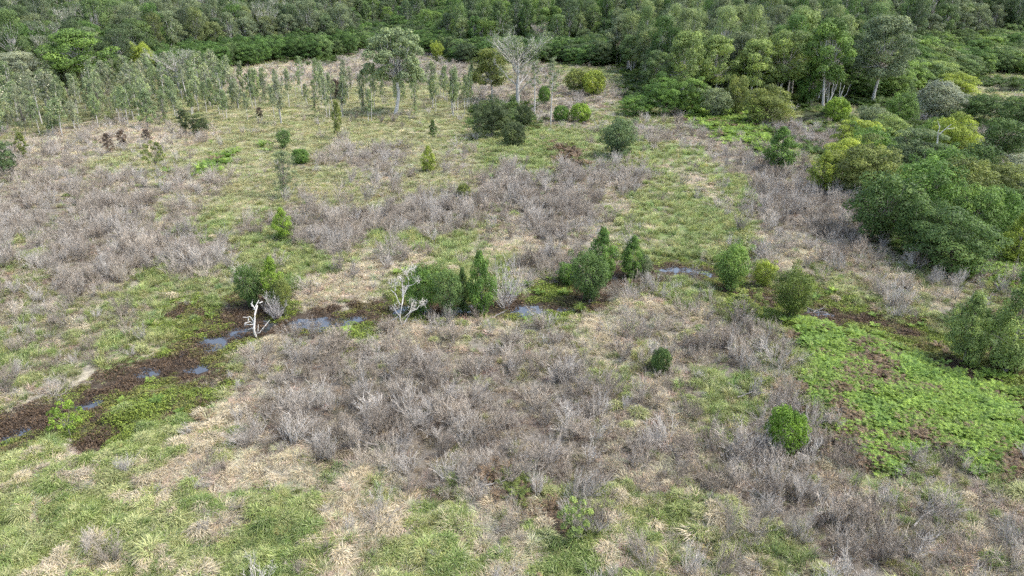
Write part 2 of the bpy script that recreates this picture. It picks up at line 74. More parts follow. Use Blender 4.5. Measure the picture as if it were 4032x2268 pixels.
 'k': [-68.9,380.6,-58.3,380.6,-47.7,380.6,-37.1,380.6,-58.9,278.8,-51.0,278.8,-43.2,278.8,-35.3,278.8,-27.5,278.8,-19.6,278.8,3.9,278.8,11.8,278.8,-9.3,219.0,-3.1,219.0,3.1,219.0,9.3,219.0,15.6,219.0,21.8,219.0,28.0,219.0,7.7,179.6,12.9,179.6,38.7,179.6,33.1,151.7,37.5,151.7,41.9,151.7,94.8,151.7,99.2,151.7,103.6,151.7,-90.4,130.9,-86.6,130.9,-82.7,130.9,-78.9,130.9,-75.0,130.9,-9.6,130.9,36.6,130.9,86.6,130.9,90.4,130.9,-80.2,114.9,-76.8,114.9,-73.4,114.9,-70.0,114.9,-66.6,114.9,-63.1,114.9,-59.7,114.9,-56.3,114.9,-52.9,114.9,-49.5,114.9,-46.1,114.9,-22.2,114.9,-18.8,114.9,-5.1,114.9,-65.9,102.0,-62.9,102.0,-59.8,102.0,-50.6,102.0,-44.5,102.0,10.7,102.0,13.8,102.0,-54.3,91.6,-45.9,91.6,-43.1,91.6,-29.2,91.6,-1.4,91.6,12.5,91.6,32.0,91.6,3.8,82.9,6.4,82.9,8.9,82.9,31.9,82.9,37.0,82.9,39.5,82.9,42.1,82.9,44.6,82.9,-31.7,75.6,-12.9,75.6,1.2,75.6,10.6,75.6,27.0,75.6,29.4,75.6,36.4,75.6,38.8,75.6,45.8,75.6,-49.1,69.3,-40.3,69.3,9.8,69.3,12.0,69.3,25.1,69.3,36.0,69.3,40.3,69.3,44.7,69.3,49.1,69.3,-45.8,63.9,-43.7,63.9,-39.7,63.9,9.2,63.9,11.2,63.9,15.3,63.9,41.7,63.9,-42.9,59.1,-39.1,59.1,-18.1,59.1,-16.2,59.1,-6.7,59.1,-4.8,59.1,-1.0,59.1,1.0,59.1,2.9,59.1,4.8,59.1,6.7,59.1,12.4,59.1,14.3,59.1,16.2,59.1,18.1,59.1,-36.7,54.9,-35.0,54.9,-33.2,54.9,-22.4,54.9,-18.8,54.9,-17.0,54.9,-13.4,54.9,-9.9,54.9,-8.1,54.9,-4.5,54.9,-0.9,54.9,0.9,54.9,2.7,54.9,4.5,54.9,6.3,54.9,9.9,54.9,13.4,54.9,15.2,54.9,-38.1,51.2,-21.1,51.2,-17.8,51.2,-11.0,51.2,-4.2,51.2,0.8,51.2,4.2,51.2,5.9,51.2,11.0,51.2,12.7,51.2,14.4,51.2,-34.4,47.9,-32.8,47.9,-20.0,47.9,-18.4,47.9,7.2,47.9,8.8,47.9,10.4,47.9,12.0,47.9,13.6,47.9,-17.5,44.9,6.8,44.9,8.4,44.9,9.9,44.9,11.4,44.9,12.9,44.9,-16.7,42.2,8.0,42.2,9.4,42.2,12.3,42.2,-18.7,39.8,-15.9,39.8,-13.1,39.8,-11.7,39.8,7.6,39.8,9.0,39.8,10.4,39.8,11.7,39.8,13.1,39.8,21.4,39.8,-19.2,37.5,-8.6,37.5,0.7,37.5,7.3,37.5,9.9,37.5,11.2,37.5,12.6,37.5,17.8,37.5,19.2,37.5,20.5,37.5,24.5,37.5,25.8,37.5,27.1,37.5,28.4,37.5,-1.9,35.5,12.0,35.5,19.6,35.5,20.9,35.5,23.4,35.5,27.2,35.5,28.5,35.5,29.8,35.5,-16.4,33.6,-15.2,33.6,-6.7,33.6,-0.6,33.6,4.3,33.6,5.5,33.6,12.8,33.6,16.4,33.6,20.1,33.6,22.5,33.6,24.9,33.6,27.3,33.6,-0.6,31.9,0.6,31.9,11.1,31.9,12.3,31.9,13.4,31.9,15.8,31.9,20.4,31.9,22.8,31.9,25.1,31.9,27.5,31.9,6.2,30.3,7.3,30.3,16.3,30.3,20.8,30.3,24.2,30.3,26.4,30.3,108.0,151.7,112.4,151.7,-94.3,130.9,94.3,130.9,-98.1,130.9,-102.0,130.9,-105.8,130.9,-83.6,114.9,-87.0,114.9,-90.4,114.9,-93.9,114.9,-97.3,114.9,-100.7,114.9,-104.1,114.9,-107.5,114.9,-78.2,102.0,-81.3,102.0,-84.3,102.0,-93.5,102.0,-76.6,91.6,-84.9,91.6,-87.7,91.6,75.2,82.9,77.7,82.9,80.3,82.9,64.6,75.6,71.7,75.6,74.0,75.6,-53.4,69.3,53.4,69.3,57.8,69.3,-62.2,69.3,62.2,69.3,66.5,69.3,-49.8,63.9,-51.9,63.9,53.9,63.9,-55.9,63.9,-46.7,59.1,-50.5,59.1,-47.5,54.9,-49.3,54.9,-51.1,54.9,-41.5,51.2,-40.9,47.9,-42.5,47.9,43.5,39.8,33.7,37.5,35.0,37.5,36.3,37.5,37.7,37.5,41.6,37.5,31.0,35.5,32.3,35.5,36.1,35.5,38.6,35.5,39.9,35.5,29.8,33.6,32.2,33.6,34.6,33.6,37.1,33.6,29.8,31.9,32.1,31.9,34.5,31.9,28.7,30.3,32.1,30.3,-0.5,28.8,0.5,28.8,10.3,28.8,11.4,28.8,12.5,28.8,14.6,28.8,19.0,28.8,21.1,28.8,23.3,28.8,25.5,28.8,26.6,28.8,27.7,28.8,28.7,28.8,29.8,28.8,-14.1,27.4,-13.1,27.4,-5.8,27.4,-0.5,27.4,3.7,27.4,4.7,27.4,11.0,27.4,14.1,27.4,17.3,27.4,19.4,27.4,21.5,27.4,23.6,27.4,-1.5,26.1,9.6,26.1,15.7,26.1,16.7,26.1,18.7,26.1,21.8,26.1,22.8,26.1,23.8,26.1,24.8,26.1,25.8,26.1,26.8,26.1,27.8,26.1,5.4,24.9,6.4,24.9,14.2,24.9,18.1,24.9,21.0,24.9,23.0,24.9,24.0,24.9,25.0,24.9,25.9,24.9,26.9,24.9,-0.5,23.7,0.5,23.7,9.0,23.7,10.0,23.7,10.9,23.7,12.8,23.7,16.6,23.7,18.5,23.7,20.4,23.7,22.3,23.7,23.2,23.7,24.2,23.7,25.1,23.7,26.1,23.7,-12.4,22.7,-11.5,22.7,-5.1,22.7,-0.5,22.7,3.2,22.7,4.1,22.7,9.7,22.7,12.4,22.7,15.2,22.7,17.0,22.7,18.8,22.7,20.7,22.7,-1.3,21.7,8.5,21.7,13.8,21.7,14.7,21.7,16.5,21.7,19.2,21.7,20.1,21.7,21.0,21.7,21.9,21.7,22.8,21.7,23.6,21.7,24.5,21.7,4.8,20.7,5.6,20.7,12.6,20.7,16.0,20.7,18.6,20.7,20.4,20.7,21.2,20.7,22.1,20.7,23.0,20.7,23.8,20.7,-0.4,19.8,0.4,19.8,8.0,19.8,8.8,19.8,9.7,19.8,11.4,19.8,14.7,19.8,16.4,19.8,18.1,19.8,19.8,19.8,20.6,19.8,21.5,19.8,22.3,19.8,23.2,19.8],
 'm': [12.9,75.6,-9.8,69.3,-7.6,69.3,-5.5,69.3,-3.3,69.3,-1.1,69.3,3.3,69.3,5.5,69.3,7.6,69.3,20.7,69.3,22.9,69.3,51.2,69.3,-31.5,63.9,-29.5,63.9,-11.2,63.9,-9.2,63.9,-7.1,63.9,-3.1,63.9,1.0,63.9,3.1,63.9,5.1,63.9,7.1,63.9,21.4,63.9,23.4,63.9,25.4,63.9,27.5,63.9,31.5,63.9,47.8,63.9,-31.4,59.1,-29.5,59.1,-27.6,59.1,-14.3,59.1,-12.4,59.1,29.5,59.1,31.4,59.1,33.3,59.1,35.3,59.1,37.2,59.1,33.2,54.9,35.0,54.9,36.7,54.9,38.5,54.9,42.1,54.9,34.7,51.2,36.4,51.2,38.1,51.2,39.8,51.2,-29.6,47.9,-28.0,47.9,-26.4,47.9,-21.6,47.9,-31.2,44.9,-28.1,44.9,-26.6,44.9,-25.1,44.9,-23.6,44.9,-22.1,44.9,-31.1,42.2,-29.7,42.2,-26.8,42.2,-64.1,63.9,64.1,63.9,52.4,59.1,54.3,59.1,56.2,59.1,-58.1,59.1,58.1,59.1,-60.0,59.1,60.0,59.1,45.7,54.9,47.5,54.9,49.3,54.9,51.1,54.9,41.5,51.2,43.1,51.2,44.8,51.2,-45.7,47.9,-47.3,47.9,-48.9,47.9,-40.3,44.9,-43.4,44.9,-44.9,44.9,-46.4,44.9,-47.9,44.9,-36.9,42.2,-38.4,42.2,-41.3,42.2],
 'o': [-184.4,278.8,-176.6,278.8,-168.7,278.8,-160.9,278.8,-153.0,278.8,-145.2,278.8,-137.3,278.8,-129.5,278.8,-121.6,278.8,-146.4,219.0,-140.1,219.0,-133.9,219.0,-127.7,219.0,-121.5,219.0,-115.2,219.0,-109.0,219.0,-102.8,219.0,-96.5,219.0,-121.3,179.6,-116.2,179.6,-111.0,179.6,-105.9,179.6,-100.7,179.6,-95.5,179.6,-90.4,179.6,-192.3,278.8,-200.1,278.8,-208.0,278.8,-215.8,278.8,-223.7,278.8,-231.5,278.8,-239.3,278.8,-247.2,278.8,-152.6,219.0,-158.8,219.0,-165.1,219.0,-171.3,219.0,-177.5,219.0,-183.8,219.0,-190.0,219.0,-196.2,219.0,-126.5,179.6,-131.7,179.6,-136.8,179.6,-142.0,179.6,-147.2,179.6,-152.3,179.6],
 'p': [-98.1,278.8,-90.2,278.8,-82.4,278.8,-74.6,278.8,-66.7,278.8,-99.2,151.7,-94.8,151.7,-90.4,151.7,-86.0,151.7,-81.6,151.7,-77.2,151.7,-72.8,151.7,-68.4,151.7,-63.9,151.7,-108.0,151.7,-112.4,151.7,-116.9,151.7,-121.3,151.7,-125.7,151.7,-130.1,151.7,-134.5,151.7,-138.9,151.7],
 's': [29.0,114.9,16.9,102.0,-1.3,82.9,1.3,82.9,11.5,82.9,29.3,82.9,34.4,82.9,-17.6,75.6,-15.3,75.6,-10.6,75.6,20.0,75.6,31.7,75.6,34.1,75.6,41.1,75.6,-18.5,69.3,-16.4,69.3,-14.2,69.3,1.1,69.3,-19.3,63.9,-17.3,63.9,-15.3,63.9,-13.2,63.9,13.2,63.9,17.3,63.9,-10.5,59.1,-8.6,59.1,-2.9,59.1,8.6,59.1,10.5,59.1,-20.6,54.9,8.1,54.9,-33.0,51.2,-31.3,51.2,21.1,51.2,-36.0,47.9,18.4,47.9,-20.5,44.9,-19.0,44.9,-22.5,42.2,-21.0,42.2,-18.1,42.2,-28.3,39.8,-21.4,39.8,-20.0,39.8,-17.3,39.8,-14.5,39.8,-31.1,37.5,-27.1,37.5,-25.8,37.5,-23.1,37.5,-21.8,37.5,-20.5,37.5,-17.8,37.5,-16.5,37.5,-15.2,37.5,-13.9,37.5,-12.6,37.5,-9.9,37.5,-7.3,37.5,8.6,37.5,-28.5,35.5,-20.9,35.5,-10.8,35.5,-9.5,35.5,-7.0,35.5,-3.2,35.5,-0.6,35.5,-17.6,33.6,-10.3,33.6,-9.1,33.6,-7.9,33.6,-1.8,33.6,0.6,33.6,1.8,33.6,-16.9,31.9,-9.9,31.9,-8.8,31.9,-7.6,31.9,-2.9,31.9,-1.8,31.9,5.3,31.9,9.9,31.9,26.3,31.9,-24.2,30.3,-23.1,30.3,-21.9,30.3,-10.7,30.3,-8.4,30.3,-0.6,30.3,0.6,30.3,1.7,30.3,5.1,30.3,8.4,30.3,23.1,30.3,25.3,30.3,69.3,75.6,-46.5,51.2,-48.2,51.2,-39.3,47.9,-45.6,42.2,-36.6,39.8,-43.5,39.8,-35.0,37.5,-36.3,37.5,-39.0,37.5,-40.3,37.5,-41.6,37.5,-31.0,35.5,-38.6,35.5,28.6,31.9,27.6,30.3,-28.7,30.3,-29.8,30.3,29.8,30.3,-30.9,30.3,-15.7,28.8,-9.2,28.8,-8.1,28.8,-7.0,28.8,-2.7,28.8,-1.6,28.8,4.9,28.8,9.2,28.8,24.4,28.8,-15.2,27.4,-8.9,27.4,-7.9,27.4,-6.8,27.4,-1.6,27.4,0.5,27.4,1.6,27.4,-22.8,26.1,-16.7,26.1,-8.6,26.1,-7.6,26.1,-5.6,26.1,-2.5,26.1,-0.5,26.1,-21.0,24.9,-20.1,24.9,-19.1,24.9,-9.3,24.9,-7.3,24.9,-0.5,24.9,0.5,24.9,1.5,24.9,4.4,24.9,7.3,24.9,20.1,24.9,22.0,24.9,-13.7,23.7,-8.1,23.7,-7.1,23.7,-6.2,23.7,-2.4,23.7,-1.4,23.7,4.3,23.7,8.1,23.7,21.3,23.7,-13.3,22.7,-7.8,22.7,-6.9,22.7,-6.0,22.7,-1.4,22.7,0.5,22.7,1.4,22.7,-20.1,21.7,-14.7,21.7,-7.6,21.7,-6.7,21.7,-4.9,21.7,-2.2,21.7,-0.4,21.7,-18.6,20.7,-17.8,20.7,-16.9,20.7,-8.2,20.7,-6.5,20.7,-0.4,20.7,0.4,20.7,1.3,20.7,3.9,20.7,6.5,20.7,17.8,20.7,19.5,20.7,-12.2,19.8,-7.2,19.8,-6.3,19.8,-5.5,19.8,-2.1,19.8,-1.3,19.8,3.8,19.8,7.2,19.8,19.0,19.8],
 'x': [31.6,69.3,33.8,69.3,38.2,69.3,42.5,69.3,46.9,69.3,-47.8,63.9,-41.7,63.9,-35.6,63.9,35.6,63.9,37.6,63.9,39.7,63.9,43.7,63.9,-41.0,59.1,-35.3,59.1,-38.5,54.9,-39.8,51.2,-34.7,51.2,-37.7,47.9,31.1,37.5,22.2,35.5,24.7,35.5,21.3,33.6,23.7,33.6,26.1,33.6,28.6,33.6,21.6,31.9,24.0,31.9,55.6,69.3,60.0,69.3,64.3,69.3,68.7,69.3,51.9,63.9,-53.9,63.9,55.9,63.9,58.0,63.9,-60.0,63.9,60.0,63.9,-48.6,59.1,-54.3,59.1,-45.7,54.9,-44.8,51.2,34.8,35.5,37.4,35.5,31.0,33.6,33.4,33.6,35.9,33.6,31.0,31.9,33.3,31.9,20.1,28.8,22.2,28.8,18.3,27.4,20.4,27.4,22.5,27.4,24.6,27.4,25.6,27.4,26.7,27.4,27.7,27.4,28.8,27.4,17.7,26.1,19.7,26.1,17.5,23.7,19.4,23.7,16.1,22.7,17.9,22.7,19.8,22.7,21.6,22.7,22.5,22.7,23.4,22.7,24.4,22.7,25.3,22.7,15.6,21.7,17.4,21.7,15.6,19.8,17.3,19.8],
 'y': [-11.8,278.8,-3.9,278.8,-90.3,219.0,-84.1,219.0,-77.9,219.0,-71.6,219.0,-65.4,219.0,-59.2,219.0,-52.9,219.0,-46.7,219.0,-40.5,219.0,-34.3,219.0,-28.0,219.0,-21.8,219.0,-15.6,219.0,140.1,219.0,146.4,219.0,-85.2,179.6,-80.0,179.6,-74.9,179.6,-69.7,179.6,-64.5,179.6,-59.4,179.6,-54.2,179.6,-49.1,179.6,-43.9,179.6,-38.7,179.6,-33.6,179.6,-28.4,179.6,-23.2,179.6,-18.1,179.6,-12.9,179.6,-103.6,151.7,-59.5,151.7,-55.1,151.7,-50.7,151.7,-46.3,151.7,-41.9,151.7,-37.5,151.7,-33.1,151.7,-28.7,151.7,-24.3,151.7,-19.8,151.7,-15.4,151.7,-71.2,130.9,-67.3,130.9,-63.5,130.9,-59.6,130.9,-55.8,130.9,-48.1,130.9,-44.3,130.9,-40.4,130.9,-36.6,130.9,-17.3,130.9,-13.5,130.9,-5.8,130.9,-42.7,114.9,-39.2,114.9,-35.8,114.9,-32.4,114.9,-29.0,114.9,-25.6,114.9,-15.4,114.9,-11.9,114.9,-8.5,114.9,-47.5,102.0,-41.4,102.0,-38.3,102.0,-35.3,102.0,-32.2,102.0,-29.1,102.0,-26.1,102.0,-23.0,102.0,-19.9,102.0,152.6,219.0,-157.5,179.6,-162.7,179.6,-109.7,130.9,-113.5,130.9,-117.4,130.9,-121.2,130.9,-96.6,102.0],
}
POOLS = [[(-27.24,57.1),(-27.1,58.52),(-25.9,59.09),(-24.5,58.36),(-24.65,57.1),(-25.29,56.03),(-26.59,55.88)],[(-26.05,59.5),(-25.06,60.77),(-23.74,61.2),(-22.81,60.0),(-23.27,58.68),(-24.64,58.04)],[(-23.13,61.02),(-22.84,62.08),(-21.79,61.9),(-21.4,60.0),(-22.52,59.67)],[(-20.78,60.85),(-20.37,62.26),(-18.27,62.8),(-15.91,62.26),(-14.14,63.71),(-13.85,62.8),(-15.46,60.17),(-17.58,60.0),(-19.75,60.0)],[(-26.3,52.62),(-26.1,53.58),(-25.27,53.3),(-25.19,51.95),(-25.81,51.88)],[(-30.15,51.82),(-29.79,52.89),(-28.5,52.62),(-28.28,51.42),(-29.46,51.16)],[(-31.83,46.73),(-32.29,48.21),(-31.78,48.69),(-30.93,47.75),(-30.16,47.18),(-30.25,46.34),(-31.21,46.23)],[(-28.59,41.92),(-28.9,43.02),(-28.27,42.97),(-27.76,41.83),(-28.17,41.6)],[(-35.29,42.88),(-34.88,43.97),(-34.14,44.58),(-33.48,43.97),(-33.98,42.97),(-34.65,42.3)],[(-11.67,63.71),(-11.54,65.33),(-10.0,65.43),(-9.75,64.09),(-10.69,63.44)],[(-9.15,63.25),(-9.27,65.82),(-8.1,65.82),(-7.73,63.71),(-8.38,63.07)],[(-5.29,63.53),(-5.41,67.42),(-4.39,67.63),(-3.81,65.62),(-4.38,63.34)],[(-0.19,63.71),(0.47,65.62),(1.64,66.21),(2.79,65.43),(3.79,63.71),(2.33,62.98),(0.45,63.16)],[(4.13,64.47),(4.74,65.62),(5.92,65.82),(6.06,64.66),(4.84,64.09)],[(16.58,75.55),(17.89,76.82),(19.62,76.56),(21.72,75.06),(21.3,73.37),(20.2,74.33),(17.87,74.57)],[(27.97,63.71),(28.89,64.94),(29.93,64.85),(31.01,63.9),(30.55,62.8),(29.42,63.16)],[(63.4,172.41),(66.92,181.76),(73.68,185.52),(77.69,183.62),(75.0,176.39),(69.49,171.86)],[(144.66,227.28),(153.08,239.09),(161.99,241.17),(157.49,231.09),(147.12,225.42)]]
CREEK = [(-37.72,40.55),(-35.77,43.62),(-33.19,44.89),(-31.53,47.63),(-29.52,51.62),(-26.92,55.44),(-25.54,58.12),(-23.1,60.34),(-19.34,61.2),(-15.18,62.35),(-12.43,63.71),(-8.73,64.47),(-4.57,65.43),(0.08,64.66),(5.09,65.04),(7.3,68.15),(9.69,71.4),(13.4,73.72),(18.07,75.55),(21.28,74.33),(23.26,70.62),(25.99,66.41),(29.33,63.9),(31.67,62.26),(34.3,58.52),(35.93,52.62),(38.38,47.63),(40.79,43.87)]
EDGE = [(-232.1,220.3),(-185.4,220.3),(-155.2,227.7),(-130.5,258.9),(-119.8,290.2),(-106.0,313.1),(-78.5,352.5),(-74.7,402.8),(-56.5,391.6),(-30.8,352.5),(-19.9,324.0),(21.9,318.4),(43.1,302.9),(43.5,245.1),(39.6,211.7),(50.8,202.1),(77.7,205.2),(106.1,207.6),(120.5,224.9),(162.0,267.8),(186.4,275.8),(233.3,275.8),(291.6,262.6)]
GROVE = [(-208.29,248.74),(-128.54,149.1),(-106.5,152.57),(-91.2,154.81),(-83.02,160.45),(-76.3,167.01),(-73.87,179.33),(-52.9,167.01),(-41.48,176.39),(-29.86,169.13),(-17.8,176.39),(-9.43,179.33),(-10.43,223.59),(-22.18,307.42),(-33.49,279.91),(-53.17,260.37),(-71.68,279.91),(-96.43,266.59),(-110.16,273.1),(-127.38,273.1),(-142.71,248.74)]
TREES = [
 ('cone', -27.6, 84.59, 3.92, 2.42, (0.225, 0.345, 0.056), 'young_tree', 'young tree', 'bright green cone-shaped young tree alone among grey shrubs of the middle meadow'),
 ('cone', -14.24, 121.33, 4.47, 2.54, (0.29, 0.37, 0.07), 'young_tree', 'young tree', 'small yellow-green cone-shaped tree standing alone in the olive meadow'),
 ('bush', 11.75, 51.38, 2.43, 1.58, (0.098, 0.165, 0.052), 'leafy_shrub', 'shrub', 'narrow dark green shrub with upright oval crown in the dead thicket'),
 ('bush', 17.93, 40.62, 3.41, 2.57, (0.15, 0.265, 0.04), 'leafy_shrub', 'shrub', 'round bright green bush beside the brown end of the fern bed'),
 ('sapling', -30.37, 42.82, 2.66, 2.29, (0.225, 0.345, 0.056), 'sapling', 'sapling', 'small bright green sapling with open crown on the creek mud'),
 ('sapling', 3.46, 31.89, 2.56, 2.0, (0.235, 0.32, 0.105), 'sapling', 'sapling', 'thin open sapling with yellow-green leaves in the foreground grass'),
 ('round', -24.77, 64.17, 4.5, 2.56, (0.098, 0.165, 0.052), 'creek_tree', 'tree', 'dark rounded creek tree beside the white snag'),
 ('cone', -22.84, 64.46, 5.32, 2.38, (0.225, 0.345, 0.056), 'creek_tree', 'tree', 'bright green topped creek tree behind the white snag'),
 ('round', -21.47, 63.14, 4.01, 1.68, (0.195, 0.24, 0.072), 'creek_tree', 'tree', 'grey-green small creek tree with pale trunk behind the white snag'),
 ('round', -8.57, 63.89, 5.15, 3.4, (0.13, 0.235, 0.056), 'creek_tree', 'tree', 'wide green creek tree beside the tall bleached dead tree'),
 ('round', -5.9, 62.77, 5.01, 2.75, (0.138, 0.222, 0.078), 'creek_tree', 'tree', 'grey-green creek tree on a short white trunk'),
 ('cone', -2.81, 63.14, 6.64, 2.76, (0.13, 0.235, 0.056), 'creek_tree', 'tree', 'tall dark cone-shaped creek tree with green tip over the water'),
 ('cone', -4.66, 63.89, 4.88, 1.58, (0.098, 0.165, 0.052), 'creek_tree', 'tree', 'narrow green tree squeezed behind the white-trunked creek tree'),
 ('cone', 9.45, 72.05, 6.04, 3.23, (0.13, 0.235, 0.056), 'creek_tree', 'tree', 'tallest of the creek trees with a bright rounded tip'),
 ('round', 7.6, 66.43, 5.37, 3.7, (0.098, 0.165, 0.052), 'creek_tree', 'tree', 'broad dark creek tree at the end of the green weed mat'),
 ('round', 5.79, 70.68, 2.5, 2.51, (0.13, 0.235, 0.056), 'creek_tree', 'tree', 'low green creek tree behind the weed mat'),
 ('cone', 12.66, 72.99, 4.81, 2.58, (0.13, 0.235, 0.056), 'creek_tree', 'tree', 'separate dark green cone tree at the bend of the creek'),
 ('round', 14.23, 73.23, 2.61, 1.57, (0.2, 0.255, 0.14), 'creek_tree', 'tree', 'small grey-green tree tucked against the cone tree'),
 ('round', 22.3, 69.14, 5.03, 3.5, (0.155, 0.255, 0.066), 'creek_tree', 'tree', 'tree with green top and silvery lower branches by the upper pool'),
 ('round', 26.06, 70.24, 2.96, 2.5, (0.29, 0.37, 0.07), 'creek_tree', 'tree', 'small yellow-green tree beside the silvery tree'),
 ('round', 26.22, 62.59, 5.11, 3.7, (0.135, 0.19, 0.048), 'creek_tree', 'tree', 'round dense tree leaning over the small pool with logs'),
 ('sapling', 21.52, 60.81, 3.53, 3.27, (0.195, 0.24, 0.072), 'sapling', 'sapling', 'thin olive sapling on the grassy bank below the yellow-green tree'),
 ('cone', 37.17, 53.55, 6.26, 3.45, (0.235, 0.32, 0.105), 'creek_tree', 'tree', 'tall yellow-green tree by the weed mat, shorter of two'),
 ('cone', 39.6, 51.84, 8.26, 3.82, (0.235, 0.32, 0.105), 'creek_tree', 'tree', "tallest tree at the picture's edge above the fern bed"),
 ('round', 51.29, 67.45, 3.46, 1.91, (0.13, 0.235, 0.056), 'creek_tree', 'tree', 'dark tree cut by the picture edge above the tallest edge tree'),
 ('cone', 46.56, 108.35, 6.22, 4.1, (0.29, 0.37, 0.07), 'young_tree', 'young tree', 'yellow-green narrow tree standing just outside the dense clump'),
 ('cone', 45.57, 122.81, 7.11, 5.54, (0.13, 0.235, 0.056), 'young_tree', 'young tree', 'dark two-tiered tree with bright top among grey shrubs'),
 ('dome', 64.48, 137.1, 7.14, 8.42, (0.29, 0.37, 0.07), 'wattle_tree', 'tree', 'bright yellow-green dome tree at the far end of the dense clump'),
 ('dome', 52.45, 106.93, 8.2, 9.66, (0.195, 0.24, 0.072), 'wattle_tree', 'tree', 'olive dark tree on the meadow side of the dense clump'),
 ('dome', 65.21, 116.52, 8.42, 9.86, (0.135, 0.19, 0.095), 'wattle_tree', 'tree', 'wide grey-green tree carrying a bare white limb on top'),
 ('dome', 77.49, 128.44, 8.86, 7.99, (0.29, 0.37, 0.07), 'wattle_tree', 'tree', 'bright yellow-green tall tree behind the white limb'),
 ('round', 44.93, 84.75, 8.49, 8.04, (0.098, 0.165, 0.052), 'wattle_tree', 'tree', 'blue-green tree at the meadow corner of the dense clump'),
 ('round', 53.86, 92.22, 8.51, 7.83, (0.13, 0.235, 0.056), 'wattle_tree', 'tree', 'mid green tree in the middle of the dense clump'),
 ('round', 60.76, 95.92, 7.51, 7.57, (0.195, 0.24, 0.072), 'wattle_tree', 'tree', 'rounded green tree behind the largest dark dome'),
 ('dome', 47.99, 74.93, 6.91, 9.23, (0.098, 0.165, 0.052), 'wattle_tree', 'tree', 'largest dark green domed tree at the front of the clump'),
 ('round', 46.95, 79.64, 6.83, 5.5, (0.098, 0.165, 0.052), 'wattle_tree', 'tree', 'dark tree wedged between the largest dome and the blue-green tree'),
 ('dome', 71.97, 106.0, 5.36, 6.92, (0.195, 0.24, 0.072), 'wattle_tree', 'tree', 'olive-green tree at the outer end of the clump'),
 ('round', 58.67, 85.52, 6.48, 5.86, (0.13, 0.235, 0.056), 'wattle_tree', 'tree', 'green rounded tree above the yellow-green slim tree'),
 ('dome', 67.01, 92.22, 4.8, 5.17, (0.098, 0.165, 0.052), 'wattle_tree', 'tree', 'dark tree at the picture edge within the clump'),
 ('cone', 55.9, 76.7, 6.04, 4.08, (0.29, 0.37, 0.07), 'young_tree', 'young tree', 'slim yellow-green tree beside the largest dark dome'),
 ('dome', 58.26, 78.28, 3.54, 2.44, (0.098, 0.165, 0.052), 'wattle_tree', 'tree', 'dark low tree at the picture edge behind the slim yellow-green tree'),
 ('round', 100.82, 176.68, 8.8, 11.37, (0.29, 0.33, 0.235), 'creek_tree', 'tree', 'silvery pale tree with cream blossom behind the dense clump'),
 ('dome', 129.4, 218.51, 6.92, 10.84, (0.29, 0.37, 0.07), 'wattle_tree', 'tree', 'bright green dome tree above the silvery pale tree'),
 ('dome', 137.24, 245.06, 8.65, 12.79, (0.235, 0.32, 0.105), 'wattle_tree', 'tree', 'light green tree with stepped crown above the bright dome tree'),
 ('round', 78.12, 160.51, 5.51, 6.24, (0.2, 0.255, 0.14), 'creek_tree', 'tree', 'grey-green tree at the back of the dense clump near the pond'),
 ('round', 87.36, 166.63, 7.51, 7.18, (0.155, 0.255, 0.066), 'creek_tree', 'tree', 'green tree between the pond and the silvery tree'),
 ('dome', 78.63, 153.42, 4.9, 7.47, (0.235, 0.32, 0.105), 'wattle_tree', 'tree', 'pale green low tree behind the yellow-green dome'),
 ('round', 89.94, 133.51, 6.84, 8.03, (0.098, 0.165, 0.052), 'wattle_tree', 'tree', 'dark tree mass beyond the yellow-green tall tree'),
 ('dome', 108.6, 170.96, 7.15, 9.92, (0.098, 0.165, 0.052), 'wattle_tree', 'tree', 'dark green tree below the far grassy clearing'),
 ('dome', 109.73, 160.51, 7.6, 8.57, (0.098, 0.165, 0.052), 'wattle_tree', 'tree', 'dark green tree by the picture edge below the grassy clearing'),
 ('round', 78.3, 111.29, 5.27, 4.45, (0.29, 0.33, 0.235), 'creek_tree', 'tree', 'pale grey-green bush tree at the picture edge in the meadow'),
 ('round', 54.6, 99.91, 5.39, 5.61, (0.195, 0.24, 0.072), 'wattle_tree', 'tree', 'olive narrow crown rising between the blue-green and mid green clump trees'),
 ('round', 65.83, 108.83, 6.55, 6.3, (0.13, 0.235, 0.056), 'wattle_tree', 'tree', 'small dark crown just below the bright tall tree behind the white limb'),
 ('round', 74.21, 115.17, 6.05, 6.38, (0.098, 0.165, 0.052), 'wattle_tree', 'tree', 'dark rounded crown beside the olive-green outer clump tree'),
 ('round', 54.25, 119.3, 5.91, 6.32, (0.29, 0.37, 0.07), 'wattle_tree', 'tree', 'yellow-green small crown at the meadow side of the olive dark tree'),
 ('round', 55.34, 83.98, 6.87, 5.57, (0.155, 0.255, 0.066), 'wattle_tree', 'tree', 'green tall crown standing right behind the largest dark dome'),
 ('round', 61.4, 125.26, 6.95, 6.88, (0.13, 0.235, 0.056), 'wattle_tree', 'tree', 'green crown between the yellow dome tree and the olive dark tree'),
 ('round', 78.1, 135.28, 6.56, 7.09, (0.155, 0.255, 0.066), 'wattle_tree', 'tree', 'mid green crown at the far side of the white limb tree'),
 ('round', 19.35, 132.47, 7.08, 6.67, (0.108, 0.168, 0.078), 'meadow_tree', 'tree', 'dark blue-green egg-shaped tree alone in the far meadow'),
 ('bush', 0.31, 143.62, 4.93, 4.84, (0.095, 0.132, 0.058), 'leafy_shrub', 'shrub', 'dark olive dense round bush in front of the brown patched bush'),
 ('dome', -4.15, 153.42, 8.34, 8.82, (0.095, 0.132, 0.058), 'meadow_tree', 'tree', 'large dark bush tree with brown dead patch in its crown'),
 ('bush', 2.42, 166.63, 4.92, 4.13, (0.095, 0.132, 0.058), 'leafy_shrub', 'shrub', 'dark green shrub at the foot of the white bare gum'),
 ('bush', 19.45, 223.93, 7.52, 7.59, (0.195, 0.24, 0.072), 'leafy_shrub', 'shrub', 'olive dome bush with grey foot in the far meadow'),
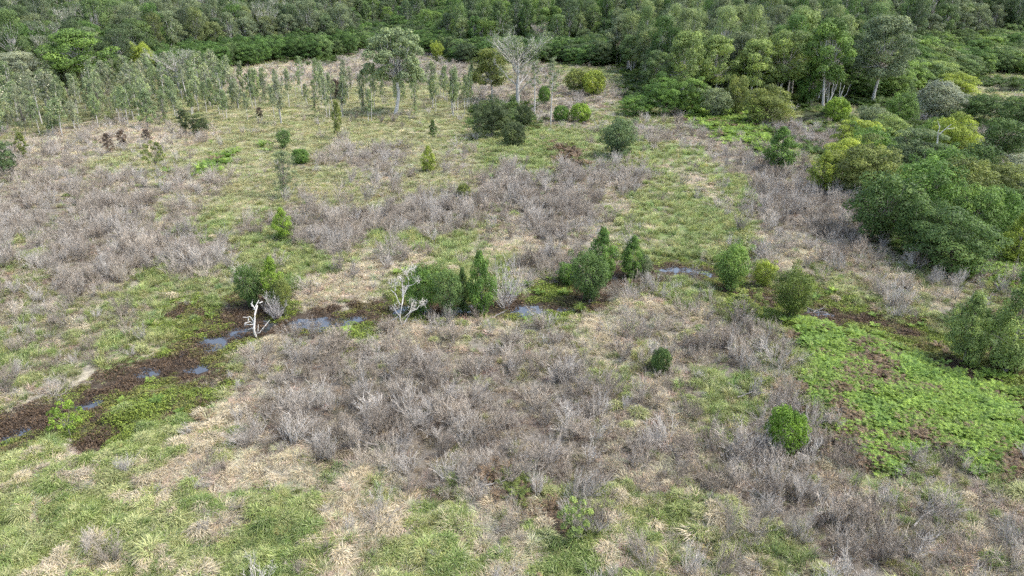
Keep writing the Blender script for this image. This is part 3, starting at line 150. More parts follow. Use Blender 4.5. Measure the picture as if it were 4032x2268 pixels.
 ('bush', 23.58, 220.29, 7.41, 7.24, (0.29, 0.37, 0.07), 'leafy_shrub', 'shrub', 'yellow-brown dome bush joined to the olive dome bush'),
 ('bush', 8.76, 200.62, 5.18, 3.42, (0.13, 0.235, 0.056), 'leafy_shrub', 'shrub', 'narrow dark green shrub between two slender white trunks'),
 ('bush', 11.46, 172.08, 3.98, 3.88, (0.13, 0.235, 0.056), 'leafy_shrub', 'shrub', 'green shrub beside the brightest bush of the far meadow'),
 ('bush', 15.71, 170.96, 4.67, 4.96, (0.225, 0.345, 0.056), 'leafy_shrub', 'shrub', 'brightest green square bush in the far meadow'),
 ('tallgum', -28.95, 184.68, 20.39, 18.77, (0.235, 0.305, 0.16), 'gum_tree', 'gum tree', 'tall gum with thick white trunk and wide airy crown'),
 ('baregum', 1.59, 199.14, 16.21, 15.91, (0.2, 0.255, 0.14), 'gum_tree', 'gum tree', 'nearly bare gum with many white upswept branches'),
 ('gum', -5.5, 206.8, 14.03, 12.09, (0.195, 0.24, 0.072), 'gum_tree', 'gum tree', 'olive crowned gum behind the bare white gum'),
 ('baregum', -98.77, 223.93, 11.44, 13.28, (0.2, 0.255, 0.14), 'gum_tree', 'gum tree', 'grey spreading gum with bare fan of limbs in the grove'),
 ('pole', 8.67, 166.11, 15.3, 3.93, (0.2, 0.255, 0.14), 'gum_tree', 'gum tree', 'very slender tall gum with thin white trunk'),
 ('pole', 5.58, 182.77, 13.12, 3.91, (0.2, 0.255, 0.14), 'gum_tree', 'gum tree', 'slender gum with straight white trunk beside the bare gum'),
 ('gum', -134.63, 237.61, 17.52, 22.58, (0.155, 0.255, 0.066), 'gum_tree', 'gum tree', 'large rounded green gum rising over the paperbark grove'),
 ('gum', -147.69, 227.68, 11.95, 18.07, (0.29, 0.33, 0.235), 'gum_tree', 'gum tree', 'silvery gum with white branch tips at the grove corner'),
 ('round', -133.57, 275.78, 11.27, 8.97, (0.29, 0.37, 0.07), 'wattle_tree', 'tree', 'lime green tree in front of the dark wattle band'),
 ('round', -33.66, 343.85, 7.82, 5.73, (0.29, 0.37, 0.07), 'wattle_tree', 'tree', 'small tree with yellow crown before the dark forest'),
 ('dome', -83.36, 117.9, 6.17, 4.92, (0.108, 0.168, 0.078), 'meadow_tree', 'tree', 'dark grey-green tree cut by the picture edge in the meadow'),
 ('column', -89.71, 133.86, 4.65, 2.34, (0.195, 0.24, 0.072), 'paperbark_tree', 'paperbark', 'small columnar paperbark in the straw meadow near the picture edge'),
 ('column', -75.74, 136.73, 3.78, 2.39, (0.175, 0.14, 0.115), 'brown_shrub', 'shrub', 'brown tufted shrub on pale stems, closest to the picture edge'),
 ('column', -76.58, 144.03, 3.34, 2.35, (0.175, 0.14, 0.115), 'brown_shrub', 'shrub', 'brown oval shrub in the middle of three brown shrubs'),
 ('column', -73.91, 148.59, 2.56, 2.34, (0.175, 0.14, 0.115), 'brown_shrub', 'shrub', 'brown shrub with flat top, farthest of three brown shrubs'),
 ('sapling', -59.51, 121.03, 5.32, 3.6, (0.195, 0.24, 0.072), 'meadow_tree', 'tree', 'small brown-green tree on forked white trunk in straw meadow'),
 ('round', -49.23, 211.67, 5.65, 4.72, (0.175, 0.14, 0.115), 'brown_shrub', 'shrub', 'purple-brown bush under the tall grove trees'),
 ('column', -69.26, 156.66, 5.32, 3.39, (0.095, 0.132, 0.058), 'paperbark_tree', 'paperbark', 'dark column tree beside the dark dome bush of the grove'),
 ('dome', -66.28, 156.19, 4.4, 3.95, (0.095, 0.132, 0.058), 'meadow_tree', 'tree', 'dark dome bush tree at the front of the grove'),
 ('column', -60.55, 178.47, 2.53, 2.1, (0.175, 0.14, 0.115), 'brown_shrub', 'shrub', 'small purple-brown shrub among white paperbark trunks'),
 ('wispy', -33.3, 104.19, 7.01, 5.01, (0.2, 0.255, 0.14), 'meadow_tree', 'tree', 'hazy sparse grey-green tree in the olive meadow'),
 ('round', -43.77, 140.48, 3.87, 2.75, (0.138, 0.222, 0.078), 'meadow_tree', 'tree', 'small dark round tree above the hazy sparse tree'),
 ('bush', -36.89, 126.52, 2.92, 3.06, (0.13, 0.235, 0.056), 'leafy_shrub', 'shrub', 'green squat bush beside the hazy sparse tree'),
 ('column', -35.88, 151.19, 7.77, 2.46, (0.195, 0.24, 0.072), 'paperbark_tree', 'paperbark', 'tall dark columnar paperbark at the front of the grove'),
 ('column', -16.48, 152.97, 3.92, 1.82, (0.098, 0.165, 0.052), 'paperbark_tree', 'paperbark', 'short dark columnar tree near the front of the grove'),
 ('bush', -7.03, 104.87, 2.09, 1.99, (0.195, 0.24, 0.072), 'leafy_shrub', 'shrub', 'low olive shrub among dense grey shrubs'),
 ('bush', -0.68, 72.99, 1.09, 1.1, (0.29, 0.37, 0.07), 'leafy_shrub', 'shrub', 'tiny yellow-green shrub above the grey fan of dead stems'),
 ('dome', 57.48, 167.7, 8.93, 10.56, (0.195, 0.24, 0.072), 'wattle_tree', 'tree', 'olive layered dome tree on the bank of the pond'),
 ('dome', 30.33, 181.52, 5.68, 8.75, (0.13, 0.235, 0.056), 'wattle_tree', 'tree', 'low dark tree at the meadow corner of the gum stand'),
 ('dome', 37.18, 182.77, 9.81, 10.21, (0.13, 0.235, 0.056), 'wattle_tree', 'tree', 'dense dark green tree at the front of the gum stand'),
 ('dome', 44.13, 181.52, 9.39, 8.4, (0.155, 0.255, 0.066), 'wattle_tree', 'tree', 'green tree beside the pale vine-covered trunks'),
 ('round', 48.52, 176.68, 7.18, 7.2, (0.2, 0.255, 0.14), 'wattle_tree', 'tree', 'grey-green vine-draped tree in the front row'),
 ('round', 53.93, 179.07, 9.82, 5.76, (0.195, 0.24, 0.072), 'wattle_tree', 'tree', 'twin-topped olive tree behind the layered dome tree'),
 ('bush', 75.71, 173.21, 5.98, 5.77, (0.225, 0.345, 0.056), 'wattle_tree', 'tree', 'bright green round tree at the end of the pond'),
 ('cone', 79.83, 202.14, 11.16, 7.1, (0.13, 0.235, 0.056), 'wattle_tree', 'tree', 'dark conical tree rising behind the pond'),
 ('gum', 44.66, 197.67, 18.9, 13.06, (0.235, 0.32, 0.105), 'gum_tree', 'gum tree', "pale green gum with bright crown at the stand's meadow end"),
 ('gum', 55.09, 202.14, 17.71, 13.34, (0.235, 0.32, 0.105), 'gum_tree', 'gum tree', 'light green gum with many thin grey stems, second in the stand'),
 ('gum', 64.23, 202.14, 16.73, 12.91, (0.235, 0.32, 0.105), 'gum_tree', 'gum tree', 'light green gum in the middle of the stand'),
 ('gum', 73.35, 205.22, 19.15, 14.63, (0.235, 0.32, 0.105), 'gum_tree', 'gum tree', 'tall light green gum above the pond'),
 ('gum', 82.37, 197.67, 22.14, 14.75, (0.155, 0.255, 0.066), 'gum_tree', 'gum tree', 'tallest leafy gum above the bleached leaning trunks'),
 ('gum', 97.58, 202.14, 22.59, 18.29, (0.2, 0.255, 0.14), 'gum_tree', 'gum tree', "wide gum with dark fan of trunk limbs at the stand's end"),
 ('gum', 83.57, 224.85, 23.69, 15.48, (0.235, 0.32, 0.105), 'gum_tree', 'gum tree', "light crowned gum rising behind the stand's tall gums"),
 ('gum', 191.02, 343.85, 24.34, 25.06, (0.2, 0.255, 0.14), 'gum_tree', 'gum tree', 'grey-green gum over the far wattle canopy'),
 ('column', -154.55, 473.07, 21.62, 24.42, (0.2, 0.255, 0.14), 'gum_tree', 'gum tree', 'grey spreading gum above the dark wattle band'),
 ('deadgum', -295.65, 515.68, 23.48, 15.94, (0.2, 0.255, 0.14), 'dead_tree', 'dead tree', 'pale bare gum limbs rising from the far grey forest'),
]
DEAD = [('snag', -22.61, 58.46, 3.69, 2.32), ('bleached', -10.03, 60.29, 5.62, 2.89), ('fan', -0.61, 64.84, 4.09, 2.76), ('fan', -21.93, 62.32, 2.41, 1.48), ('lean', 85.75, 202.14, 7.68, 4.3), ('limb', 82.69, 150.31, 2.58, 3.26)]

# ---------------------------------------------------------------- small helpers
R = np.random.default_rng(20240611)
WATER_Z = -0.42


def hash2(ix, iy, s):
    h = (ix.astype(np.int64) * 374761393 + iy.astype(np.int64) * 668265263 + s * 974634541) & 0x7fffffff
    h = ((h ^ (h >> 13)) * 1274126177) & 0x7fffffff
    return ((h ^ (h >> 16)) & 0xffffff) / float(0xffffff)


def noise(x, y, s=0):
    x = np.asarray(x, float); y = np.asarray(y, float)
    ix, iy = np.floor(x), np.floor(y)
    fx, fy = x - ix, y - iy
    fx, fy = fx * fx * (3 - 2 * fx), fy * fy * (3 - 2 * fy)
    a, b = hash2(ix, iy, s), hash2(ix + 1, iy, s)
    c, d = hash2(ix, iy + 1, s), hash2(ix + 1, iy + 1, s)
    return a + (b - a) * fx + (c - a) * fy + (a - b - c + d) * fx * fy


def fbm(x, y, s=0, o=3):
    t, a, n = 0, 1.0, 0
    for k in range(o):
        t = t + a * noise(x * 2 ** k + 17.3 * k, y * 2 ** k - 9.1 * k, s + k)
        n += a
        a *= .5
    return t / n


def sstep(a, b, x):
    t = np.clip((x - a) / (b - a), 0, 1)
    return t * t * (3 - 2 * t)


def dist_polyline(x, y, pts, closed=False):
    d = np.full(np.shape(x), 1e9)
    n = len(pts)
    for i in range(n if closed else n - 1):
        ax, ay = pts[i]; bx, by = pts[(i + 1) % n]
        vx, vy = bx - ax, by - ay
        t = np.clip(((x - ax) * vx + (y - ay) * vy) / (vx * vx + vy * vy + 1e-9), 0, 1)
        d = np.minimum(d, np.hypot(x - ax - t * vx, y - ay - t * vy))
    return d


def inside(x, y, pts):
    r = np.zeros(np.shape(x), bool)
    n = len(pts)
    for i in range(n):
        ax, ay = pts[i]; bx, by = pts[(i + 1) % n]
        cross = ((ay > y) != (by > y)) & (x < (bx - ax) * (y - ay) / ((by - ay) if by != ay else 1e-9) + ax)
        r ^= cross
    return r


_E = np.array(EDGE)
_ea, _er = np.arctan2(_E[:, 0], _E[:, 1]), np.hypot(_E[:, 0], _E[:, 1])
_o = np.argsort(_ea)
EA, ER = _ea[_o], _er[_o]          # how far off the forest begins in each direction


def ground_z(x, y):
    x = np.asarray(x, float); y = np.asarray(y, float)
    z = .55 * (fbm(x / 14, y / 14, 3) - .45) + .22 * (fbm(x / 1.7, y / 1.7, 5, 2) - .4)
    z = np.maximum(z, -.16)
    z = z + .75 * (fbm(x / 1.9, y / 1.5, 7, 2) - .4) * sstep(46, 36, y + x * .25)
    z = np.maximum(z, -.16)
    z = z * (1 + .6 * sstep(60, 200, y))
    near = (y < 140) & (y > 20)
    dc = np.full(x.shape, 99.0)
    if near.any():
        dc[near] = dist_polyline(x[near], y[near], CREEK)
    bed = -.33 - .065 * sstep(1.6, .3, dc) + .26 * (fbm(x / 1.0, y / .8, 9, 3) - .42) + .14 * (noise(x / 3.1, y / 3.1, 12) - .5)
    k = sstep(4.6, 2.2, dc + 1.6 * (noise(x / 2.6, y / 2.6, 21) - .5))
    z = z * (1 - k) + bed * k
    for p in POOLS:
        xs = [a for a, b in p]; ys = [b for a, b in p]
        m = (x > min(xs) - 4) & (x < max(xs) + 4) & (y > min(ys) - 4) & (y < max(ys) + 4)
        if not m.any():
            continue
        xx, yy = x[m], y[m]
        d = dist_polyline(xx, yy, p, True)
        d = np.where(inside(xx, yy, p), -d, d)
        sc = .5 if yy.mean() < 120 else 1.5
        d = d + sc * 3.2 * (fbm(xx / 1.1 / (sc * 2), yy / .7 / (sc * 2), 31, 3) - .46)
        kk = sstep(.5 * sc, -.3 * sc, d)
        shoulder = sstep(3.0, .6, d)
        zz = np.minimum(z[m], z[m] * (1 - shoulder) + (-.36) * shoulder)
        z[m] = zz * (1 - kk) + (-.72) * kk
    hill = np.clip(np.hypot(x, y) - np.interp(np.arctan2(x, np.maximum(y, 1)), EA, ER) - 12, 0, None) * sstep(150, 220, y)
    z = z + .115 * hill * hill / (hill + 40) * (1 - .45 * sstep(200, 900, hill)) + 6 * sstep(500, 1200, y) * fbm(x / 300, y / 300, 44)
    return z


def zone_at(x, y):
    """Plant community at each point: the nearest surveyed spot after a natural wobble."""
    x = np.asarray(x, float); y = np.asarray(y, float)
    t = np.clip(y, 25, 400) * .93 + 10
    cx, cy = .029 * t, np.clip(.029 * t * t / 28, .6, 40)
    s = cx * 1.4
    wx = x + cx * (1.1 * (fbm(x / s, y / s, 51, 2) - .5) * 2 + .30 * R.normal(size=x.shape))
    wy = y + np.minimum(cy, cx * 4) * (.9 * (fbm(x / s, y / s, 61, 2) - .5) * 2 + .25 * R.normal(size=x.shape))
    out = np.empty(x.shape, dtype='U1')
    fx, fy = wx.ravel(), wy.ravel()
    find = KD.find
    idx = np.fromiter((find((a, b, 0))[1] for a, b in zip(fx.tolist(), fy.tolist())), int, len(fx))
    out = ZCODE[idx].reshape(x.shape)
    out = np.where(y > 415, 'T', out)
    return out


_pts, _codes = [], []
for _c, _v in SEEDS.items():
    for i in range(0, len(_v), 2):
        _pts.append((_v[i], _v[i + 1])); _codes.append(_c)
KD = kdtree.KDTree(len(_pts))
for i, p in enumerate(_pts):
    KD.insert((p[0], p[1], 0), i)
KD.balance()
ZCODE = np.array(_codes)


def pool_gap(x, y):
    d = np.full(np.shape(x), 99.0)
    for p in POOLS[:-2]:
        xs = [a for a, b in p]; ys = [b for a, b in p]
        m = (x > min(xs) - 4) & (x < max(xs) + 4) & (y > min(ys) - 4) & (y < max(ys) + 4)
        if m.any():
            q = dist_polyline(x[m], y[m], p, True)
            d[m] = np.minimum(d[m], np.where(inside(x[m], y[m], p), 0, q))
    return d


class Build:
    """Collects points, triangles and quads and links them as one mesh."""
    def __init__(self):
        self.V, self.T, self.Q, self.tv, self.qv = [], [], [], [], []
        self.n = 0

    def tris(self, verts, faces, v=.5):
        verts = np.asarray(verts, float).reshape(-1, 3); faces = np.asarray(faces, int).reshape(-1, 3)
        self.V.append(verts); self.T.append(faces + self.n); self.n += len(verts)
        self.tv.append(np.broadcast_to(np.asarray(v, float), (len(faces),)))

    def quads(self, verts, faces, v=.5):
        verts = np.asarray(verts, float).reshape(-1, 3); faces = np.asarray(faces, int).reshape(-1, 4)
        self.V.append(verts); self.Q.append(faces + self.n); self.n += len(verts)
        self.qv.append(np.broadcast_to(np.asarray(v, float), (len(faces),)))

    def tube(self, pts, rad, sides=5, v=.5):
        pts = np.asarray(pts, float); m = len(pts)
        rad = np.broadcast_to(np.asarray(rad, float), (m,))
        d = np.gradient(pts, axis=0)
        d /= np.linalg.norm(d, axis=1, keepdims=True) + 1e-9
        ref = np.where(np.abs(d[:, 2:3]) > .9, [[1., 0, 0]], [[0., 0, 1.]])
        a = np.cross(d, ref); a /= np.linalg.norm(a, axis=1, keepdims=True) + 1e-9
        b = np.cross(d, a)
        ang = np.arange(sides) * 2 * math.pi / sides
        ring = pts[:, None] + rad[:, None, None] * (np.cos(ang)[None, :, None] * a[:, None] + np.sin(ang)[None, :, None] * b[:, None])
        f = []
        for i in range(m - 1):
            for k in range(sides):
                k2 = (k + 1) % sides
                f.append((i * sides + k, i * sides + k2, (i + 1) * sides + k2, (i + 1) * sides + k))
        self.quads(ring.reshape(-1, 3), f, v)

    def mesh(self, name, mat, extra=()):
        me = bpy.data.meshes.new(name)
        V = np.concatenate(self.V) if self.V else np.zeros((0, 3))
        T = np.concatenate(self.T) if self.T else np.zeros((0, 3), int)
        Q = np.concatenate(self.Q) if self.Q else np.zeros((0, 4), int)
        nt, nq = len(T), len(Q)
        me.vertices.add(len(V)); me.vertices.foreach_set("co", V.astype(np.float32).ravel())
        me.loops.add(nt * 3 + nq * 4)
        me.loops.foreach_set("vertex_index", np.concatenate([T.ravel(), Q.ravel()]).astype(np.int32))
        me.polygons.add(nt + nq)
        st = np.concatenate([np.arange(nt) * 3, nt * 3 + np.arange(nq) * 4]).astype(np.int32)
        me.polygons.foreach_set("loop_start", st)
        me.update(calc_edges=True)
        at = me.attributes.new("v", 'FLOAT', 'FACE')
        at.data.foreach_set("value", np.concatenate([*self.tv, *self.qv]).astype(np.float32))
        if mat:
            me.materials.append(mat)
        return me

    def ribbons(self, a, b, w0, w1, v=.5):
        """Flat slivers from points a to points b."""
        a = np.asarray(a, float).reshape(-1, 3); b = np.asarray(b, float).reshape(-1, 3); n = len(a)
        d = b - a
        s = np.cross(d, R.normal(size=(n, 3))); s /= np.linalg.norm(s, axis=1, keepdims=True) + 1e-9
        w0 = np.broadcast_to(np.asarray(w0, float), (n,))[:, None]; w1 = np.broadcast_to(np.asarray(w1, float), (n,))[:, None]
        V = np.stack([a - s * w0, a + s * w0, b + s * w1, b - s * w1], 1)
        self.quads(V, np.arange(n * 4).reshape(-1, 4), v)

    def leaves(self, c, nrm, L, W, v=.5):
        n = len(c)
        nrm = nrm / (np.linalg.norm(nrm, axis=1, keepdims=True) + 1e-9)
        a = np.cross(nrm, R.normal(size=(n, 3))); a /= np.linalg.norm(a, axis=1, keepdims=True) + 1e-9
        b = np.cross(nrm, a)
        L = np.broadcast_to(np.asarray(L, float), (n,))[:, None]; W = np.broadcast_to(np.asarray(W, float), (n,))[:, None]
        V = np.stack([c - a * L, c + b * W + nrm * W * .25, c + a * L, c - b * W + nrm * W * .25], 1)
        self.quads(V, np.arange(n * 4).reshape(-1, 4), v)


def unit(n):
    d = R.normal(size=(n, 3))
    return d / np.linalg.norm(d, axis=1, keepdims=True)


# ---------------------------------------------------------------- materials
def nodes_of(name):
    m = bpy.data.materials.new(name); m.use_nodes = True
    nt = m.node_tree; nt.nodes.clear()
    out = nt.nodes.new("ShaderNodeOutputMaterial")
    return m, nt, out


def attr(nt, name, kind):
    a = nt.nodes.new("ShaderNodeAttribute"); a.attribute_name = name; a.attribute_type = kind
    return a


def math_node(nt, op, a, b):
    n = nt.nodes.new("ShaderNodeMath"); n.operation = op
    for i, s in enumerate((a, b)):
        if isinstance(s, (int, float)):
            n.inputs[i].default_value = s
        else:
            nt.links.new(s, n.inputs[i])
    return n.outputs[0]


def plant_mat(name, source, translucent=.3, spread=.8, rough=.55, warm=(1.16, 1.03, .78), fixed=None, spec=.25, dry=0):
    """Leaf, blade or twig: the plant's own colour, varied from leaf to leaf."""
    m, nt, out = nodes_of(name)
    if fixed:
        rgb = nt.nodes.new("ShaderNodeRGB"); rgb.outputs[0].default_value = (*fixed, 1); tint = rgb.outputs[0]
    elif source == 'instance':
        tint = attr(nt, "tint", 'INSTANCER').outputs["Color"]
    else:
        tint = nt.nodes.new("ShaderNodeObjectInfo").outputs["Color"]
    v = attr(nt, "v", 'GEOMETRY').outputs["Fac"]
    gain = math_node(nt, 'ADD', math_node(nt, 'MULTIPLY', v, spread), 1 - spread / 2)
    sc = nt.nodes.new("ShaderNodeVectorMath"); sc.operation = 'SCALE'
    nt.links.new(tint, sc.inputs[0]); nt.links.new(gain, sc.inputs["Scale"])
    wm = nt.nodes.new("ShaderNodeVectorMath"); wm.operation = 'MULTIPLY'
    nt.links.new(sc.outputs[0], wm.inputs[0]); wm.inputs[1].default_value = warm
    mx = nt.nodes.new("ShaderNodeMix"); mx.data_type = 'RGBA'
    nt.links.new(math_node(nt, 'POWER', v, 2.0), mx.inputs["Factor"])
    nt.links.new(sc.outputs[0], mx.inputs["A"]); nt.links.new(wm.outputs[0], mx.inputs["B"])
    col = mx.outputs["Result"]
    if dry:                                    # a share of the blades has dried to straw
        mr = nt.nodes.new("ShaderNodeMapRange"); mr.inputs[1].default_value = .68; mr.inputs[2].default_value = .9
        mr.inputs[3].default_value = 0; mr.inputs[4].default_value = dry
        nt.links.new(v, mr.inputs[0])
        m2 = nt.nodes.new("ShaderNodeMix"); m2.data_type = 'RGBA'
        nt.links.new(mr.outputs[0], m2.inputs["Factor"]); nt.links.new(col, m2.inputs["A"]); m2.inputs["B"].default_value = (.50, .46, .33, 1)
        col = m2.outputs["Result"]
    p = nt.nodes.new("ShaderNodeBsdfPrincipled")
    p.inputs["Roughness"].default_value = rough
    p.inputs["Specular IOR Level"].default_value = spec
    nt.links.new(col, p.inputs["Base Color"])
    if translucent:
        t = nt.nodes.new("ShaderNodeBsdfTranslucent"); nt.links.new(col, t.inputs["Color"])
        mix = nt.nodes.new("ShaderNodeMixShader"); mix.inputs[0].default_value = translucent
        nt.links.new(p.outputs[0], mix.inputs[1]); nt.links.new(t.outputs[0], mix.inputs[2])
        nt.links.new(mix.outputs[0], out.inputs[0])
    else:
        nt.links.new(p.outputs[0], out.inputs[0])
    return m


def bark_mat(name, a, b, scale=6):
    m, nt, out = nodes_of(name)
    tc = nt.nodes.new("ShaderNodeTexCoord")
    mp = nt.nodes.new("ShaderNodeMapping"); mp.inputs["Scale"].default_value = (scale, scale, scale * .25)
    nt.links.new(tc.outputs["Object"], mp.inputs[0])
    n = nt.nodes.new("ShaderNodeTexNoise"); n.inputs["Scale"].default_value = 1.0; n.inputs["Detail"].default_value = 4
    nt.links.new(mp.outputs[0], n.inputs["Vector"])
    r = nt.nodes.new("ShaderNodeValToRGB")
    r.color_ramp.elements[0].position = .35; r.color_ramp.elements[0].color = (*a, 1)
    r.color_ramp.elements[1].position = .65; r.color_ramp.elements[1].color = (*b, 1)
    nt.links.new(n.outputs[0], r.inputs[0])
    p = nt.nodes.new("ShaderNodeBsdfPrincipled"); p.inputs["Roughness"].default_value = .85
    p.inputs["Specular IOR Level"].default_value = .2
    nt.links.new(r.outputs[0], p.inputs["Base Color"]); nt.links.new(p.outputs[0], out.inputs[0])
    return m


LEAF = plant_mat("leaf", 'object', .35, 1.0)
LEAF_I = plant_mat("leaf_far", 'instance', .35, 1.0)
BLADE_I = plant_mat("grass_blade", 'instance', .35, .9, warm=(1.15, 1.03, .85), dry=.45)
FROND_I = plant_mat("frond", 'instance', .35, .9, warm=(1.2, 1.05, .8))
TWIG = plant_mat("dead_twig", 'object', 0, .9, rough=.9, warm=(1.05, 1.0, .97))
TWIG_I = plant_mat("dead_twig_far", 'instance', 0, .9, rough=.9, warm=(1.05, 1.0, .97))
BLOSSOM = plant_mat("blossom", 'object', .3, .5, fixed=(.62, .58, .42), warm=(1, 1, 1))
PALE_BARK = bark_mat("pale_bark", (.34, .315, .275), (.60, .57, .52))
GREY_BARK = bark_mat("grey_bark", (.16, .14, .12), (.30, .27, .24))
DARK_BARK = bark_mat("dark_bark", (.06, .05, .04), (.14, .115, .09))
WHITE_WOOD = bark_mat("bleached_wood", (.42, .39, .35), (.72, .69, .64), 11)
GREY_WOOD = bark_mat("weathered_wood", (.17, .155, .14), (.33, .305, .28), 9)
ROOT_FIBRE = bark_mat("root_fibre", (.05, .03, .02), (.16, .10, .06), 12)


def prop(o, label=None, cat=None, group=None, kind=None):
    if label: o["label"] = label
    if cat: o["category"] = cat
    if group: o["group"] = group
    if kind: o["kind"] = kind
    return o


def link(name, me, parent=None, loc=None):
    o = bpy.data.objects.new(name, me)
    COL.objects.link(o)
    if parent: o.parent = parent
    if loc is not None: o.location = loc
    return o


# ---------------------------------------------------------------- ground
def axis(lo, hi, f):
    out = [lo]
    while out[-1] < hi:
        out.append(out[-1] + f(out[-1]))
    return np.array(out)


ys = axis(-60, 3200, lambda y: 6 if y < 16 else (.26 if y < 70 else .26 + (y - 70) * .011))
xp = axis(0, 2600, lambda x: .30 if x < 42 else .30 + (x - 42) * .016)
xs = np.concatenate([-xp[:0:-1], xp])
GX, GY = np.meshgrid(xs, ys)
GZ = ground_z(GX, GY)
ZN = np.full(GX.shape, 'T')
fan = (np.abs(GX) < np.clip(GY, 0, None) * .8 + 40) & (GY < 430)
ZN[fan] = zone_at(GX[fan], GY[fan])
ZN[(~fan) & (GY < 260)] = 'y'
SOIL = {'K': (.160, .140, .115), 'k': (.205, .186, .148), 's': (.325, .292, .222), 'G': (.150, .200, .070), 'g': (.185, .205, .095),
        'y': (.235, .235, .125), 'o': (.165, .175, .090), 'h': (.140, .175, .065), 'F': (.095, .145, .042), 'f': (.115, .085, .062),
        'M': (.055, .040, .030), 'm': (.100, .110, .045), 'T': (.045, .055, .026), 'p': (.310, .275, .210), 'x': (.180, .165, .100)}
GC = np.ones(GX.shape + (4,), np.float32)
for c, col in SOIL.items():
    GC[ZN == c, :3] = col
wet = sstep(-.22, -.38, GZ)[..., None] * (GY < 140)[..., None]
GC[..., :3] = GC[..., :3] * (1 - wet) + np.array([.05, .037, .027]) * wet
ny, nx = GX.shape
ii = (np.arange(ny - 1)[:, None] * nx + np.arange(nx - 1)[None]).ravel()
b = Build()
b.quads(np.stack([GX, GY, GZ], -1).reshape(-1, 3), np.stack([ii, ii + 1, ii + nx + 1, ii + nx], 1))


def ground_mat():
    m, nt, out = nodes_of("meadow_soil")
    c = attr(nt, "soil", 'GEOMETRY').outputs["Color"]
    geo = nt.nodes.new("ShaderNodeNewGeometry")
    n1 = nt.nodes.new("ShaderNodeTexNoise"); n1.inputs["Scale"].default_value = 2.2; n1.inputs["Detail"].default_value = 8; n1.inputs["Roughness"].default_value = .7
    nt.links.new(geo.outputs["Position"], n1.inputs["Vector"])
    gain = math_node(nt, 'ADD', math_node(nt, 'MULTIPLY', n1.outputs[0], 1.6), .2)
    sc = nt.nodes.new("ShaderNodeVectorMath"); sc.operation = 'SCALE'
    nt.links.new(c, sc.inputs[0]); nt.links.new(gain, sc.inputs["Scale"])
    p = nt.nodes.new("ShaderNodeBsdfPrincipled"); p.inputs["Roughness"].default_value = .9
    p.inputs["Specular IOR Level"].default_value = .15
    nt.links.new(sc.outputs[0], p.inputs["Base Color"])
    bp = nt.nodes.new("ShaderNodeBump"); bp.inputs["Strength"].default_value = .8; bp.inputs["Distance"].default_value = .15
    nt.links.new(n1.outputs[0], bp.inputs["Height"]); nt.links.new(bp.outputs[0], p.inputs["Normal"])
    nt.links.new(p.outputs[0], out.inputs[0])
    return m


gm = b.mesh("ground", ground_mat())
ga = gm.color_attributes.new("soil", 'FLOAT_COLOR', 'POINT')
ga.data.foreach_set("color", GC.reshape(-1))
gm.polygons.foreach_set("use_smooth", np.ones(len(gm.polygons), bool))
prop(link("ground", gm), "marshy meadow floor of litter, mud and short grass", kind="structure")


def water_mat():
    m, nt, out = nodes_of("still_water")
    p = nt.nodes.new("ShaderNodeBsdfPrincipled")
    p.inputs["Base Color"].default_value = (.035, .034, .032, 1)
    p.inputs["Roughness"].default_value = .06
    p.inputs["IOR"].default_value = 2.4
    geo = nt.nodes.new("ShaderNodeNewGeometry")
    n = nt.nodes.new("ShaderNodeTexNoise"); n.inputs["Scale"].default_value = 3.5; n.inputs["Detail"].default_value = 3
    nt.links.new(geo.outputs["Position"], n.inputs["Vector"])
    bp = nt.nodes.new("ShaderNodeBump"); bp.inputs["Strength"].default_value = .12; bp.inputs["Distance"].default_value = .05
    nt.links.new(n.outputs[0], bp.inputs["Height"]); nt.links.new(bp.outputs[0], p.inputs["Normal"])
    nt.links.new(p.outputs[0], out.inputs[0])
    return m


WATER = water_mat()
cr = np.array(CREEK)
tg = np.gradient(cr, axis=0); tg /= np.linalg.norm(tg, axis=1, keepdims=True)
nr = np.stack([-tg[:, 1], tg[:, 0]], 1) * 4.2
b = Build()
L_, R_ = cr + nr, cr - nr
V = np.concatenate([np.c_[L_, np.full(len(cr), WATER_Z)], np.c_[R_, np.full(len(cr), WATER_Z)]])
k = np.arange(len(cr) - 1)
b.quads(V, np.stack([k, k + len(cr), k + len(cr) + 1, k + 1], 1))
prop(link("creek_water", b.mesh("creek_water", WATER)), "still creek water showing as blue pools between weed mats", kind="structure")
for p, lab in ((POOLS[-2], "small brown pond behind the olive dome tree"), (POOLS[-1], "narrow dark pond in the far grassy clearing")):
    q = np.array(p); c = q.mean(0)
    b = Build()
    ring = c + (q - c) * 1.35
    V = np.r_[[[*c, WATER_Z]], np.c_[ring, np.full(len(q), WATER_Z)]]
    n = len(q)
    b.tris(V, [(0, 1 + i, 1 + (i + 1) % n) for i in range(n)])
    prop(link("pond_water", b.mesh("pond_water", WATER)), lab, kind="structure")

# ---------------------------------------------------------------- tree kinds
def limb(bld, a, c, r0, r1, sag=.12, seg=4, sides=4):
    a = np.asarray(a, float); c = np.asarray(c, float)
    t = np.linspace(0, 1, seg + 1)[:, None]
    L = np.linalg.norm(c - a)
    p = a + (c - a) * t + (t * (1 - t)) * (R.normal(size=3) * .35 * L * sag * 2 + np.array([0, 0, -.6 * L * sag]))
    p[1:-1] += R.normal(size=(seg - 1, 3)) * L * .018
    bld.tube(p, np.linspace(r0, r1, seg + 1), sides)
    return p


